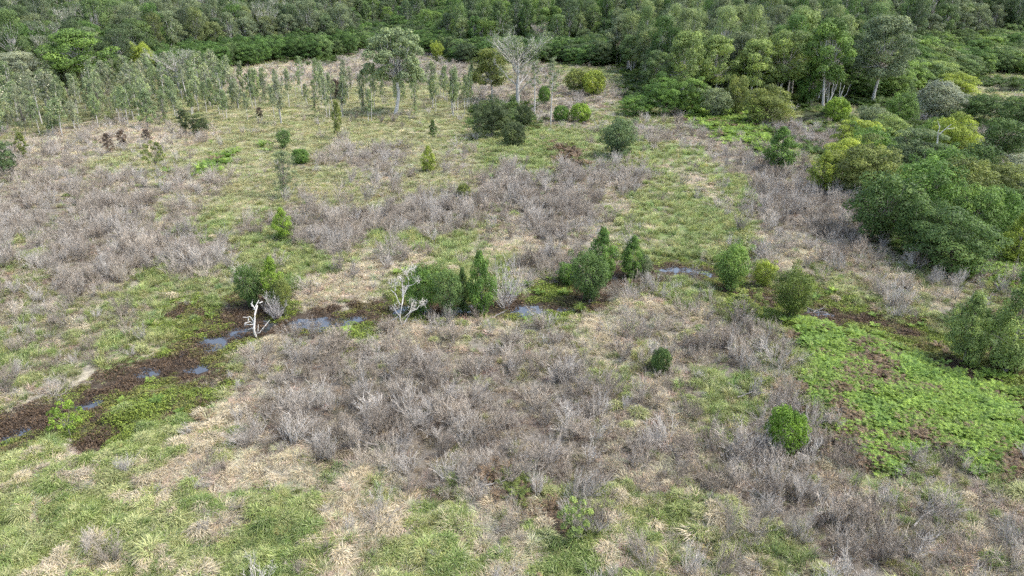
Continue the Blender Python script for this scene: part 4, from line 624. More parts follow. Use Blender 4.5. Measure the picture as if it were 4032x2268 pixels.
def crown_from(lobes, total, L, W, shell=.70, low=-.6, up=.35, var=.22, frand=.34):
    """Leaves on the outer part of every leafy lobe. lobes: rows (x, y, z, rx, rz)."""
    b = Build()
    lobes = np.asarray(lobes)
    area = lobes[:, 3] * (lobes[:, 3] + lobes[:, 4])
    cnt = np.maximum(8, (total * area / area.sum()).astype(int))
    for (x, y, z, rx, rz), n in zip(lobes, cnt):
        d = unit(int(n * 1.9))
        d = d[d[:, 2] > low + R.uniform(-.3, .3, len(d))][:n]
        n = len(d)
        k = 1 + .32 * (noise(d[:, 0] * 2.4 + x * 3.1, d[:, 1] * 2.4 + d[:, 2] * 1.9 + z * 2.7, 77) - .5) * 2
        r = R.uniform(shell, 1.0, n) ** .6 * k
        c = np.array([x, y, z]) + d * r[:, None] * np.array([rx, rx, rz])
        nm = d + np.array([0, 0, up]) + .42 * R.normal(size=(n, 3))
        lv = .5 + var * R.normal()
        b.leaves(c, nm, L * R.uniform(.6, 1.35, n), W * R.uniform(.6, 1.3, n), np.clip(lv + frand * R.uniform(-1, 1, n), 0, 1))
    return b


def shell_lobes(n, W, H, z0, z1, rad, flat=.75, low=0.0, fill=.75, jig=.2):
    """Lobes over an egg shape that spans heights z0..z1."""
    out = []
    zc, hz = (z0 + z1) / 2, (z1 - z0) / 2
    i = np.arange(n) + .5
    cosz = 1 - 2 * i / n
    cosz = cosz * (1 - low) + low
    phi = i * 2.39996
    for cz, ph in zip(cosz, phi):
        s = math.sqrt(max(0, 1 - cz * cz))
        r = rad * W * R.uniform(.7, 1.3)
        f = fill * R.uniform(1 - jig, 1 + jig * .6)
        out.append((s * math.cos(ph) * W / 2 * f, s * math.sin(ph) * W / 2 * f, zc + cz * hz * f, r, r * flat))
    return out


def stem_set(b, lobes, base_r, fork, seg=4, tip=.18, every=1, spread=0.0, top=None):
    """Trunk to the fork, then limbs out to the lobes."""
    wander = np.cumsum(R.normal(size=(5, 3)) * [1, 1, 0], 0) * .02 * fork
    p = np.array([[0, 0, -.25], [0, 0, fork * .3], [0, 0, fork * .6], [0, 0, fork * .85], [0, 0, fork]]) + wander
    p[0, :2] = 0
    b.tube(p, base_r * np.array([1.25, .95, .85, .75, .7]), 6)
    for x, y, z, r, rz in lobes[::every]:
        if z < fork * .75:
            s = p[1] + (p[-1] - p[1]) * np.clip(z / fork * .7, .1, .9)
        else:
            s = p[-1]
        limb(b, s, (x, y, z), base_r * R.uniform(.28, .5), base_r * tip * .5, seg=seg)


def twig_tips(b, ends, n, ln, w):
    a = np.repeat(np.asarray(ends), n, 0)
    d = unit(len(a)) + [0, 0, .7]
    b.ribbons(a, a + d * ln * R.uniform(.4, 1.2, (len(a), 1)), w, w * .35)


def kind_dome(W=8, H=7, n=66, total=18000, trunk=True):
    lob = shell_lobes(n, W, H, -.15 * H, H * .98, .118, .66, low=-.1, fill=.84, jig=.30)
    lob = [l for l in lob if l[2] > .12 * H]
    lob += [(R.normal() * W * .12, R.normal() * W * .12, H * R.uniform(.3, .6), W * .2, H * .16) for _ in range(5)]
    c = crown_from(lob, total, .0135 * W, .0080 * W, low=-.05)
    t = Build(); stem_set(t, lob, .022 * W, .28 * H, every=2)
    return t, c, W, H


def kind_cone(W=3.2, H=5.5, n=64, total=12000):
    lob = []
    for i in range(n):
        f = (i + .5) / n
        z = H * (.10 + .86 * f ** .92)
        env = W / 2 * (math.sin(math.pi * min(1, (f * .80 + .20))) ** .72) * R.uniform(.5, 1.08)
        ph = i * 2.39996 + R.normal() * .5
        r = W * R.uniform(.12, .19) * (1.0 - .35 * f)
        e = max(0, env - r * .55)
        lob.append((e * math.cos(ph), e * math.sin(ph), min(z, H - r * .5), r, r * 1.05))
    c = crown_from(lob, total, .021 * W, .013 * W, low=-.5, up=.4)
    t = Build()
    t.tube([[0, 0, -.3], [.02, .01, H * .3], [-.02, .02, H * .65], [0, 0, H * .93]], [.035 * W, .028 * W, .018 * W, .006 * W], 6)
    for l in lob[::3]:
        limb(t, (0, 0, max(.1, l[2] - .12 * H)), l[:3], .011 * W, .004 * W, seg=3)
    return t, c, W, H


def kind_round(W=4.2, H=5.2, n=46, total=12000):
    lob = shell_lobes(n, W, H, .10 * H, H * .99, .15, .9, low=-.05, fill=.78, jig=.3)
    lob += [(R.normal() * W * .2, R.normal() * W * .2, H * R.uniform(.86, .97), W * .10, H * .08) for _ in range(4)]
    c = crown_from(lob, total, .019 * W, .011 * W, low=-.5)
    t = Build()
    for k in range(3):
        o = np.array([R.normal() * .03 * W, R.normal() * .03 * W, 0])
        b2 = Build(); stem_set(b2, lob[k::3], .020 * W, .3 * H, every=1)
        for Vv, Qq in zip(b2.V, b2.Q):
            pass
        V = np.concatenate(b2.V) + o; Q = np.concatenate(b2.Q)
        t.quads(V, Q)
    return t, c, W, H


def kind_bush(W=4, H=4, n=60, total=12000):
    lob = shell_lobes(n, W, H, -.02 * H, H * .98, .12, .9, low=-.05, fill=.82, jig=.16)
    c = crown_from(lob, total, .020 * W, .013 * W, low=-.5, shell=.6)
    t = Build(); stem_set(t, lob, .018 * W, .18 * H, every=4)
    return t, c, W, H


def kind_sapling(W=2.4, H=2.8, total=1500):
    lob = []
    for i in range(22):
        f = (i + .5) / 22
        ph = i * 2.39996; rr = W * .5 * (.35 + .65 * math.sin(math.pi * (.18 + .75 * f))) * R.uniform(.5, 1)
        lob.append((rr * math.cos(ph), rr * math.sin(ph), H * (.34 + .62 * f), W * R.uniform(.07, .13), W * .09))
    c = crown_from(lob, total, .030 * W, .018 * W, shell=.3)
    t = Build(); stem_set(t, lob, .016 * W, .30 * H, every=1)
    return t, c, W, H


def kind_gum(W=14, H=18, n=54, total=15000, lowest=.32, flat=.62, rad=.115, thick=.024):
    lob = []
    for i in range(n):
        f = (i + .5) / n
        z = H * (lowest + (.97 - lowest) * f)
        env = math.sin(math.pi * (.22 + .70 * f)) ** .8
        ph = i * 2.39996 + R.normal() * .35
        rr = W / 2 * env * R.uniform(.35, 1.0) * .88
        r = W * rad * R.uniform(.65, 1.35)
        lob.append((rr * math.cos(ph), rr * math.sin(ph), min(z, H - r * flat), r, r * flat))
    c = crown_from(lob, total, .016 * W, .0085 * W, shell=.5, low=-.7, up=.35, var=.2)
    t = Build(); stem_set(t, lob, thick * W, .42 * H, seg=5, tip=.2)
    return t, c, W, H


def kind_baregum(W=14, H=15, total=3800):
    t = Build(); ends = []
    b_r = .030 * W
    t.tube([[0, 0, -.3], [.1, 0, H * .25], [-.1, .1, H * .55], [.1, 0, H * .9]], [b_r * 1.2, b_r, b_r * .6, b_r * .12], 6)
    for i in range(26):
        f = R.uniform(.12, .75); ph = i * 2.39996
        a = np.array([0, 0, H * f])
        reach = W * .5 * R.uniform(.55, 1.0) * math.sin(math.pi * (.15 + .75 * f)) ** .5
        e = np.array([reach * math.cos(ph), reach * math.sin(ph), min(H * .97, H * f + reach * R.uniform(.7, 1.3))])
        p = limb(t, a, e, b_r * .42 * (1.2 - f), b_r * .09, sag=.1, seg=5)
        for q in p[2:]:
            for _ in range(3):
                d = (e - a) / np.linalg.norm(e - a) * .8 + unit(1)[0] * .8 + [0, 0, .4]
                e2 = q + d * reach * R.uniform(.15, .3)
                limb(t, q, e2, b_r * .10, b_r * .05, seg=2, sides=3)
                ends.append(e2)
    twig_tips(t, ends, 2, .06 * W, .0022 * W)
    ends = np.array(ends)
    lob = [(*ends[i], W * .06, W * .05) for i in R.choice(len(ends), 150, replace=False)]
    c = crown_from(lob, total, .014 * W, .006 * W, shell=.2, low=-.9)
    return t, c, W, H


def kind_pole(W=4, H=15, total=1500):
    lob = []
    for i in range(20):
        f = (i + .5) / 20; ph = i * 2.39996; rr = W * .5 * R.uniform(.2, .9) * (1 - .5 * f)
        lob.append((rr * math.cos(ph), rr * math.sin(ph), H * (.52 + .46 * f), W * R.uniform(.10, .18), W * .12))
    c = crown_from(lob, total, .04 * W, .016 * W, shell=.2, low=-.8)
    t = Build()
    t.tube([[0, 0, -.3], [.05, 0, H * .3], [0, .1, H * .6], [.1, 0, H * .95]], [.17, .14, .10, .03], 6)
    for l in lob: limb(t, (0, 0, l[2] - .07 * H), l[:3], .05, .02, seg=3, sides=3)
    return t, c, W, H


def kind_paper(W=2.8, H=7, total=2300, multi=2, lowest=.34):
    lob = []
    n = 30
    for i in range(n):
        f = (i + .5) / n; ph = i * 2.39996
        rr = W * .5 * R.uniform(.15, .95) * math.sin(math.pi * (.22 + .70 * f))
        lob.append((rr * math.cos(ph), rr * math.sin(ph), H * (lowest + (.97 - lowest) * f), W * R.uniform(.10, .2), W * .17))
    c = crown_from(lob, total, .046 * W, .019 * W, shell=.15, low=-.8)
    t = Build()
    for k in range(multi):
        ox, oy = R.normal(size=2) * .25 * (multi > 1)
        ex, ey = R.normal(size=2) * .25
        t.tube([[ox, oy, -.2], [ox * 1.4, oy * 1.4, H * .3], [ox + ex, oy + ey, H * .6], [ox + ex * 1.6, oy + ey * 1.6, H * .93]], [.10, .085, .06, .02], 5)
    for l in lob[::2]: limb(t, (0, 0, l[2] - .1 * H), l[:3], .03, .012, seg=2, sides=3)
    return t, c, W, H


def kind_wispy(W=4.2, H=6.6, total=5600):
    lob = []
    for i in range(60):
        f = R.uniform(.05, 1); ph = i * 2.39996
        rr = W * .5 * R.uniform(.1, 1) * math.sin(math.pi * (.25 + .62 * f))
        lob.append((rr * math.cos(ph), rr * math.sin(ph), H * (.06 + .9 * f), W * R.uniform(.06, .12), W * .09))
    c = crown_from(lob, total, .022 * W, .007 * W, shell=.1, low=-.9)
    t = Build(); stem_set(t, lob, .014 * W, .22 * H, every=1, seg=3)
    return t, c, W, H


def kind_deadgum(W=14, H=20):
    t, c, W, H = kind_baregum(W, H, 300)
    return t, c, W, H


KINDS = {}


def register(key, fn, count, bark, **kw):
    rows = []
    for _ in range(count):
        t, c, W, H = fn(**kw)
        rows.append((t, c, W, H, bark, t.mesh("trunk", bark), c.mesh("crown", LEAF)))
    KINDS[key] = rows


register("dome", kind_dome, 4, DARK_BARK)
register("cone", kind_cone, 3, GREY_BARK)
register("round", kind_round, 4, GREY_BARK)
register("bush", kind_bush, 2, GREY_BARK)
register("sapling", kind_sapling, 2, GREY_BARK)
register("gum", kind_gum, 5, PALE_BARK)
register("slimgum", kind_gum, 4, PALE_BARK, W=9, H=17, n=40, total=11000, lowest=.36, flat=.7, rad=.15, thick=.03)
register("tallgum", kind_gum, 1, WHITE_WOOD, n=70, total=15000, lowest=.40, rad=.080, flat=.75, thick=.024)
register("baregum", kind_baregum, 2, PALE_BARK)
register("pole", kind_pole, 2, PALE_BARK)
register("paper", kind_paper, 3, PALE_BARK)
KINDS["paper_a"] = KINDS["paper"]
register("paper", kind_paper, 3, PALE_BARK, multi=1, lowest=.46, total=1700)
KINDS["paper"] += KINDS.pop("paper_a")
register("column", kind_paper, 2, GREY_BARK, W=2.6, H=6, total=3200, multi=1, lowest=.16)
register("wispy", kind_wispy, 1, GREY_BARK)
register("deadgum", kind_deadgum, 1, PALE_BARK)
b = Build()
bl = unit(110) * [1.2, 1.2, 1.0] * R.uniform(.5, 1, (110, 1))
b.leaves(np.c_[bl[:, :2], 5.4 + bl[:, 2] * 1.5], unit(110) + [0, 0, .6], .11, .09, R.uniform(0, 1, 110))
BLOSSOM_MESH = b.mesh("blossom", BLOSSOM)


def plant_tree(kind, x, y, H, W, tint, name, cat, label, group=None, blossom=False, variant=None):
    rows = KINDS[kind]
    t, c, W0, H0, bark, tm, cm = rows[int(R.integers(len(rows))) if variant is None else variant % len(rows)]
    z = float(ground_z(np.array([x]), np.array([y]))[0])
    o = link(name, None)
    o.location = (x, y, z - .03)
    o.rotation_euler = (R.normal() * .035, R.normal() * .035, R.uniform(0, 6.28))
    o.scale = (W / W0, W / W0, H / H0)
    prop(o, label, cat, group)
    link("trunk", tm, o)
    cr_ = link("crown", cm, o)
    cr_.color = (*tint, 1)
    if blossom:
        link("blossom", BLOSSOM_MESH, o)
    return o


LAND = []                    # landmarks that the labels of small things refer to
for i, (kd, x, y, H, W, tint, name, cat, lab) in enumerate(TREES):
    o = plant_tree(kd, x, y, H, W, tint, name, cat, lab, variant=i)
    LAND.append((x, y, lab))
    if "white limb on top" in lab:
        b = Build(); s = .9
        limb(b, (0, -3.4, 5.4), (-.5, -4.1, 7.6), .10, .05, seg=4, sides=5); limb(b, (-.2, -3.8, 6.6), (.9, -4.0, 7.9), .07, .03, seg=3)
        limb(b, (.5, -3.9, 7.3), (1.3, -4.2, 7.5), .04, .02, seg=3); limb(b, (-.5, -4.1, 7.6), (-.9, -4.1, 8.3), .05, .02, seg=3)
        o.rotation_euler = (0, 0, 0)
        link("bare_limb", b.mesh("bare_limb", WHITE_WOOD), o)

# ---------------------------------------------------------------- paperbark grove
g = np.array(GROVE)
cand = []
for _ in range(16000):
    x = R.uniform(-190, 5); y = R.uniform(140, 290)
    cand.append((x, y))
cand = np.array(cand)
cand = cand[inside(cand[:, 0], cand[:, 1], GROVE)]
u_ = cand[:, 0] / cand[:, 1]
dens = np.where(u_ < -.36, 1.6, np.where(u_ < -.28, .9, 1.1)) * np.where(cand[:, 1] < 175, .7, 1) * sstep(.25, .6, fbm(cand[:, 0] / 16, cand[:, 1] / 16, 90, 2) + .12)
dens = dens * np.where(u_ > -.37, sstep(236, 212, cand[:, 1]), 1)
cand = cand[R.uniform(size=len(cand)) < dens]
keep = []
for x, y in cand:
    if abs(x / y) > .70 or (abs(x / y + .1567) < .022 and 150 < y < 192): continue
    dmin = 2.6 if x / y < -.36 else 4.0
    if all((x - a) ** 2 + (y - c) ** 2 > dmin * dmin for a, c in keep):
        keep.append((x, y))
    if len(keep) >= 300: break
keep.sort(key=lambda p: p[1])
inview = [p for p in keep if abs(p[0] / p[1]) < .69]


def word_rank(i):
    ten = ["", "second ", "third ", "fourth ", "fifth ", "sixth ", "seventh ", "eighth ", "ninth ", "tenth ", "eleventh ", "twelfth ", "thirteenth ", "fourteenth ", "fifteenth ",
           "sixteenth ", "seventeenth ", "eighteenth ", "nineteenth ", "twentieth "]
    if i < 20: return ten[i]
    tens = {2: "twenty", 3: "thirty", 4: "forty", 5: "fifty", 6: "sixty", 7: "seventy", 8: "eighty", 9: "ninety"}
    n = i + 1
    t, r = divmod(n, 10)
    return (tens.get(t, "hundred") + (("-" + ["", "first ", "second ", "third ", "fourth ", "fifth ", "sixth ", "seventh ", "eighth ", "ninth "][r]) if r else "th ")).replace("tyth", "tieth")


def short(lab):
    return " ".join(lab.replace(",", "").split()[:8])


def rank_labels(points, marks, lead):
    """For each point: which of its kind it is, counted outwards from the landmark it stands closest to."""
    own = [min(range(len(marks)), key=lambda k: (marks[k][0] - p[0]) ** 2 + (marks[k][1] - p[1]) ** 2) for p in points]
    out = [None] * len(points)
    for k in set(own):
        mem = sorted((i for i in range(len(points)) if own[i] == k), key=lambda i: (marks[k][0] - points[i][0]) ** 2 + (marks[k][1] - points[i][1]) ** 2)
        for r, i in enumerate(mem):
            out[i] = (lead + ", " + word_rank(r) + "closest to the " + short(marks[k][2])).replace(",,", ",")
    return out


pl = rank_labels(keep, LAND, "paperbark")
for (x, y), lab in zip(keep, pl):
    left = x / y < -.36
    h = R.uniform(5.0, 11.5) if not left else R.uniform(4.0, 10.5)
    base = np.array([(.265, .330, .185), (.235, .310, .155), (.205, .275, .135), (.290, .330, .215)][int(R.integers(4))]) * R.uniform(.85, 1.15)
    kd_ = ("paper", "paper", "paper", "paper", "paper", "column", "wispy", "pole")[int(R.integers(8))]
    plant_tree(kd_, x, y, h, h * (R.uniform(.33, .52) if left else R.uniform(.22, .38)), tuple(base), "paperbark_tree", "paperbark", lab, "paperbarks of the grove", blossom=left and kd_ == "paper" and R.uniform() < .4)

# ---------------------------------------------------------------- forest
forest = []
y = 205.0
while y < 760:
    st = 6.8 if y < 420 else 9.0
    x = -y * .86 - 40
    while x < y * .86 + 40:
        fx, fy = x + R.uniform(-.45, .45) * st, y + R.uniform(-.45, .45) * st
        r = math.hypot(fx, fy); a = math.atan2(fx, fy)
        d = r - np.interp(a, EA, ER)
        if d > R.uniform(0, 5) and d < 330:
            forest.append((fx, fy, d))
        x += st
    y += st * .95
FT = dict(pk=(.30, .27, .25), fo=(.102, .188, .054), mid=(.142, .218, .082), dk=(.112, .165, .080), gg=(.165, .212, .120), lg=(.205, .270, .115), ol=(.16, .20, .080), br=(.17, .265, .070), yl=(.27, .34, .09))


def forest_kind(x, y, d):
    u = x / y
    q = R.uniform(); nz = float(fbm(np.array([x / 38]), np.array([y / 38]), 140, 2)[0])
    pick = lambda *a: a[int(R.uniform() * len(a))]
    tall = R.uniform(11, 19) if q < .75 else R.uniform(18, 25)
    slim = R.uniform(6.5, 10.5)
    if u > .47:
        if d < 90: return ("dome", R.uniform(6.5, 10), R.uniform(8, 13), pick("fo", "mid", "mid", "lg", "br"))
        if q < .35: return ("gum", tall, R.uniform(9, 14), pick("gg", "dk", "mid"))
        return ("slimgum", tall, slim, pick("gg", "dk", "mid"))
    if u > .13:
        if nz > .55 and d > 20: return ("dome", R.uniform(7, 12), R.uniform(7, 12), pick("fo", "mid", "dk"))
        if q < .07: return ("baregum", R.uniform(9, 14), R.uniform(7, 10), "pk")
        if q < .45: return ("gum", tall, R.uniform(8, 13), pick("lg", "lg", "mid", "gg"))
        return ("slimgum", tall, slim, pick("lg", "mid", "gg", "fo"))
    if u > -.2:
        if d < 38 or nz > .66: return ("dome", R.uniform(7, 11.5), R.uniform(7, 12), pick("fo", "fo", "mid", "dk"))
        if q < .08: return ("baregum", R.uniform(9, 14), R.uniform(7, 10), "pk")
        return (pick("slimgum", "slimgum", "gum"), tall, slim, pick("fo", "mid", "mid", "br", "lg", "dk"))
    if u > -.47:
        if d < 34: return ("dome", R.uniform(8.5, 12), R.uniform(7.5, 11), pick("fo", "fo", "mid", "fo"))
        if q < .12: return ("baregum", R.uniform(14, 21), R.uniform(9, 13), "gg")
        if q < .5: return ("gum", tall, R.uniform(9, 14), pick("gg", "gg", "dk", "ol"))
        return ("slimgum", tall, slim * 1.2, pick("gg", "gg", "dk", "fo", "ol"))
    if d < 22 and q < .5: return ("dome", R.uniform(7, 10), R.uniform(7, 11), pick("fo", "mid", "mid"))
    if q > .9: return ("baregum", R.uniform(14, 20), R.uniform(9, 12), "gg")
    if q > .5: return ("slimgum", tall, slim * 1.2, pick("gg", "mid", "dk"))
    return ("gum", tall, R.uniform(9, 14), pick("gg", "mid", "dk", "fo"))


rowsF = []
for x, y, d in forest:
    if any((x - a) ** 2 + (y - c) ** 2 < 20 for a, c, _ in LAND): continue
    k, h, w, t = forest_kind(x, y, d)
    rowsF.append((x, y, d, k, h, w, tuple(np.array(FT[t]) * R.uniform(.8, 1.2))))
# those that show largest: the first ranks, as seen from the meadow
rank = sorted(range(len(rowsF)), key=lambda i: (abs(rowsF[i][0] / rowsF[i][1]) > .70, rowsF[i][2] > 75, -rowsF[i][4] / math.hypot(rowsF[i][0], rowsF[i][1])))
single = set(rank[:300])
NAMES = dict(dome=("wattle_tree", "tree", "dense green wattle"), gum=("forest_gum_tree", "gum tree", "broad leafy gum"), slimgum=("slender_gum_tree", "gum tree", "slender leafy gum"), baregum=("bare_gum_tree", "gum tree", "pale thin-leaved gum"))
for kd in NAMES:
    idx = [i for i in single if rowsF[i][3] == kd]
    labs = rank_labels([rowsF[i][:2] for i in idx], LAND, NAMES[kd][2])
    for i, lab in zip(idx, labs):
        x, y, d, k, h, w, t = rowsF[i]
        plant_tree(k, x, y, h, w, t, NAMES[kd][0], NAMES[kd][1], lab, "%ss of the forest edge" % NAMES[kd][0].replace("_", " "))


# ---------------------------------------------------------------- scattered cover: many small plants as one mass
def scatter(name, protos, P, rot, scale, idx, tint, label, cat):
    me = bpy.data.meshes.new(name)
    n = len(P)
    me.vertices.add(n); me.vertices.foreach_set("co", np.asarray(P, np.float32).ravel())
    for an, ty, key, arr in (("rot", 'FLOAT_VECTOR', "vector", rot), ("size", 'FLOAT_VECTOR', "vector", scale), ("pick", 'INT', "value", idx)):
        at = me.attributes.new(an, ty, 'POINT')
        at.data.foreach_set(key, np.asarray(arr, np.int32 if ty == 'INT' else np.float32).ravel())
    at = me.attributes.new("tint", 'FLOAT_COLOR', 'POINT')
    at.data.foreach_set("color", np.c_[np.asarray(tint), np.ones(n)].astype(np.float32).ravel())
    pc = bpy.data.collections.new(name + "_kinds")
    for i, m in enumerate(protos):
        pc.objects.link(bpy.data.objects.new("%s_%02d" % (name, i), m))
    ng = bpy.data.node_groups.new(name, 'GeometryNodeTree')
    ng.interface.new_socket("Geometry", in_out='INPUT', socket_type='NodeSocketGeometry')
    ng.interface.new_socket("Geometry", in_out='OUTPUT', socket_type='NodeSocketGeometry')
    N, L = ng.nodes, ng.links
    gi, go = N.new("NodeGroupInput"), N.new("NodeGroupOutput")
    ci = N.new("GeometryNodeCollectionInfo"); ci.inputs["Collection"].default_value = pc
    ci.inputs["Separate Children"].default_value = True; ci.inputs["Reset Children"].default_value = True
    ip = N.new("GeometryNodeInstanceOnPoints"); ip.inputs["Pick Instance"].default_value = True

    def named(nm, ty):
        a = N.new("GeometryNodeInputNamedAttribute"); a.data_type = ty; a.inputs["Name"].default_value = nm
        return a.outputs["Attribute"]
    er_ = N.new("FunctionNodeEulerToRotation")
    L.new(named("rot", 'FLOAT_VECTOR'), er_.inputs[0]); L.new(er_.outputs[0], ip.inputs["Rotation"])
    L.new(named("size", 'FLOAT_VECTOR'), ip.inputs["Scale"])
    L.new(named("pick", 'INT'), ip.inputs["Instance Index"])
    L.new(gi.outputs[0], ip.inputs["Points"]); L.new(ci.outputs[0], ip.inputs["Instance"])
    L.new(ip.outputs[0], go.inputs[0])
    o = link(name, me)
    md = o.modifiers.new("plants", 'NODES'); md.node_group = ng
    prop(o, label, cat, kind="stuff")
    return o


# far forest trees
fp, keys = [], {}
for kd in NAMES:
    for t, c, W0, H0, bark, tm, cm in KINDS[kd]:
        b = Build()
        tV, tQ = np.concatenate(t.V), np.concatenate(t.Q)
        cV, cQ = np.concatenate(c.V), np.concatenate(c.Q)
        b.quads(tV, tQ); b.quads(cV, cQ, np.concatenate(c.qv))
        me = b.mesh("far_tree", bark); me.materials.append(LEAF_I)
        mi = np.zeros(len(tQ) + len(cQ), np.int32); mi[len(tQ):] = 1
        me.polygons.foreach_set("material_index", mi)
        keys.setdefault(kd, []).append((len(fp), W0, H0)); fp.append(me)
rest = [rowsF[i] for i in range(len(rowsF)) if i not in single]
P, ro, sz, ix, ti = [], [], [], [], []
gz = ground_z(np.array([r[0] for r in rest]), np.array([r[1] for r in rest]))
for r, z in zip(rest, gz):
    k, W0, H0 = keys[r[3]][int(R.integers(len(keys[r[3]])))]
    P.append((r[0], r[1], z)); ro.append((0, 0, R.uniform(0, 6.28))); sz.append((r[5] / W0, r[5] / W0, r[4] / H0)); ix.append(k); ti.append(r[6])
scatter("far_forest", fp, P, ro, sz, ix, ti, "far forest of gums and wattles reading as one mass", "forest")


# dead shrubs -------------------------------------------------------------
def shrub_mesh(seed, H=2.0, stems=15, spread=.55):
    st, tw = Build(), Build()
    A, B_, C0, C1 = [], [], [], []
    for i in range(stems):
        ph = R.uniform(0, 6.28); lean = R.uniform(.05, spread) ** .8
        d = np.array([math.cos(ph) * math.sin(lean), math.sin(ph) * math.sin(lean), math.cos(lean)])
        L = H * R.uniform(.6, 1.05)
        base = np.array([math.cos(ph), math.sin(ph), 0]) * R.uniform(0, .16)
        p = base + d * L * np.linspace(-.05, 1, 5)[:, None] + np.cumsum(R.normal(size=(5, 3)), 0) * L * .025
        st.tube(p, [.024, .019, .014, .010, .005], 3, R.uniform(.2, .9))
        for k in range(11):
            f = R.uniform(.25, .98)
            q = p[0] + (p[-1] - p[0]) * f
            e = q + (d * .9 + unit(1)[0] * .75 + [0, 0, .25]) * L * R.uniform(.10, .30)
            A.append(q); B_.append(e)
            for _ in range(4):
                s = q + (e - q) * R.uniform(.3, 1)
                C0.append(s); C1.append(s + (d * .6 + unit(1)[0] * .9 + [0, 0, .3]) * L * R.uniform(.06, .16))
    tw.ribbons(A, B_, .010, .006, R.uniform(.2, .9, len(A)))
    tw.ribbons(C0, C1, .0075, .003, R.uniform(.1, 1, len(C0)))
    return st, tw


shrubs = [shrub_mesh(i, R.uniform(1.7, 2.2), int(R.integers(7, 20)), sp) for i, sp in enumerate((.4, .5, .6, .7, .8, .55, .95, 1.25, 1.4))]
shrub_parts = [(s.mesh("stem", TWIG), t.mesh("twigs", TWIG)) for s, t in shrubs]
shrub_far = []
for s, t in shrubs:
    b = Build()
    b.quads(np.concatenate(s.V), np.concatenate(s.Q), np.concatenate(s.qv)); b.quads(np.concatenate(t.V), np.concatenate(t.Q), np.concatenate(t.qv))
    shrub_far.append(b.mesh("dead_shrub", TWIG_I))

BANDS = [(24, 50), (50, 80), (80, 120), (120, 180), (180, 300), (300, 420)]


def throw(dens):
    xs_, ys_, bs = [], [], []
    for k, ((a, c), dn) in enumerate(zip(BANDS, dens)):
        wa, wc = .76 * a + 14, .76 * c + 14
        n = int((wa + wc) * (c - a) * dn)
        yy = np.sqrt(R.uniform(a * a, c * c, n)) if k else R.uniform(a, c, n)
        xx = R.uniform(-1, 1, n) * (.76 * yy + 14)
        xs_.append(xx); ys_.append(yy); bs.append(np.full(n, k))
    return np.concatenate(xs_), np.concatenate(ys_), np.concatenate(bs)


x, y, bnd = throw([2.0, 1.75, 1.25, .76, .36, .15])
z = ground_z(x, y); zn = zone_at(x, y)
pr = {'K': 1.0, 'k': .40, 's': .10, 'x': .22, 'p': .35, 'g': .05, 'f': .08, 'G': .03, 'y': .03, 'h': .004, 'o': .03}
prob = np.array([pr.get(c, 0) for c in zn]) * sstep(.28, .55, fbm(x / 3.0, y / 3.0, 150, 3) + .06)
ok = (R.uniform(size=len(x)) < prob) & (z > -.30) & (pool_gap(x, y) > 1.9)
x, y, z, bnd = x[ok], y[ok], z[ok], bnd[ok]
hh = (.24 + .85 * R.uniform(0, 1, len(x)) ** 1.7) * np.where(y < 60, .95, 1.05)
ww = hh * R.uniform(.75, 1.3, len(x)) * np.array([1, 1, 1, 1.1, 1.5, 2.0])[bnd]
greys = np.array([(.41, .380, .335), (.375, .338, .288), (.33, .285, .230), (.44, .412, .37), (.27, .236, .196), (.41, .362, .295)])
tint = greys[R.integers(0, 6, len(x))] * R.uniform(.72, 1.2, (len(x), 1))
pick = R.integers(0, len(shrub_far), len(x))
show = (np.abs(x) < .69 * np.hypot(y, 8)) & (y > 30)
near = np.where(show)[0][np.argsort(np.hypot(x[show], y[show]) / hh[show])[:300]]
mask = np.ones(len(x), bool); mask[near] = False
rz_ = R.uniform(0, 6.28, len(x)); tl = R.normal(size=(len(x), 2)) * .18
marks = LAND + [(p[0], p[1], "") for p in []]
SM = [(m[0], m[1], m[2]) for m in LAND if m[1] < 80]
for px_, nm in (((-22.6, 58.5), "white snag on the creek bank"), ((-10, 60.3), "tall bleached dead tree"), ((-33, 38.5), "weed mat beside the creek mud"), ((-20, 45), "pool of water under the bare bank"),
                ((0, 40), "middle of the great dead thicket"), ((-12, 40), "straw patch edging the dead thicket"), ((-9, 50), "creek bank below the white snag"), ((7, 45), "gap of straw in the thicket"), ((20, 33), "brown edge of the fern bed"),
                ((12, 34), "fallen grey branches in the thicket"), ((-14, 33), "hummock grass corner"), ((26, 36), "lower end of the fern bed")):
    SM.append((px_[0], px_[1], nm))
labs = rank_labels([(x[i], y[i]) for i in near], SM, "grey leafless shrub")
for i, lab in zip(near, labs):
    o = link("dead_shrub", None)
    o.location = (x[i], y[i], z[i] - .03); o.rotation_euler = (tl[i, 0], tl[i, 1], rz_[i]); o.scale = (ww[i], ww[i], hh[i])
    prop(o, lab, "dead shrub", "grey dead shrubs of the thickets")
    for nm, me in zip(("stems", "twigs"), shrub_parts[pick[i]]):
        c = link(nm, me, o); c.color = (*tint[i], 1); c["kind"] = "stuff"
scatter("dead_shrub_thicket", shrub_far, np.c_[x, y, z - .03][mask], np.c_[tl, rz_][mask], np.c_[ww, ww, hh][mask], pick[mask], tint[mask],
        "grey thicket of leafless shrubs spreading over the meadow", "dead shrubs")
print("shrubs", len(x))


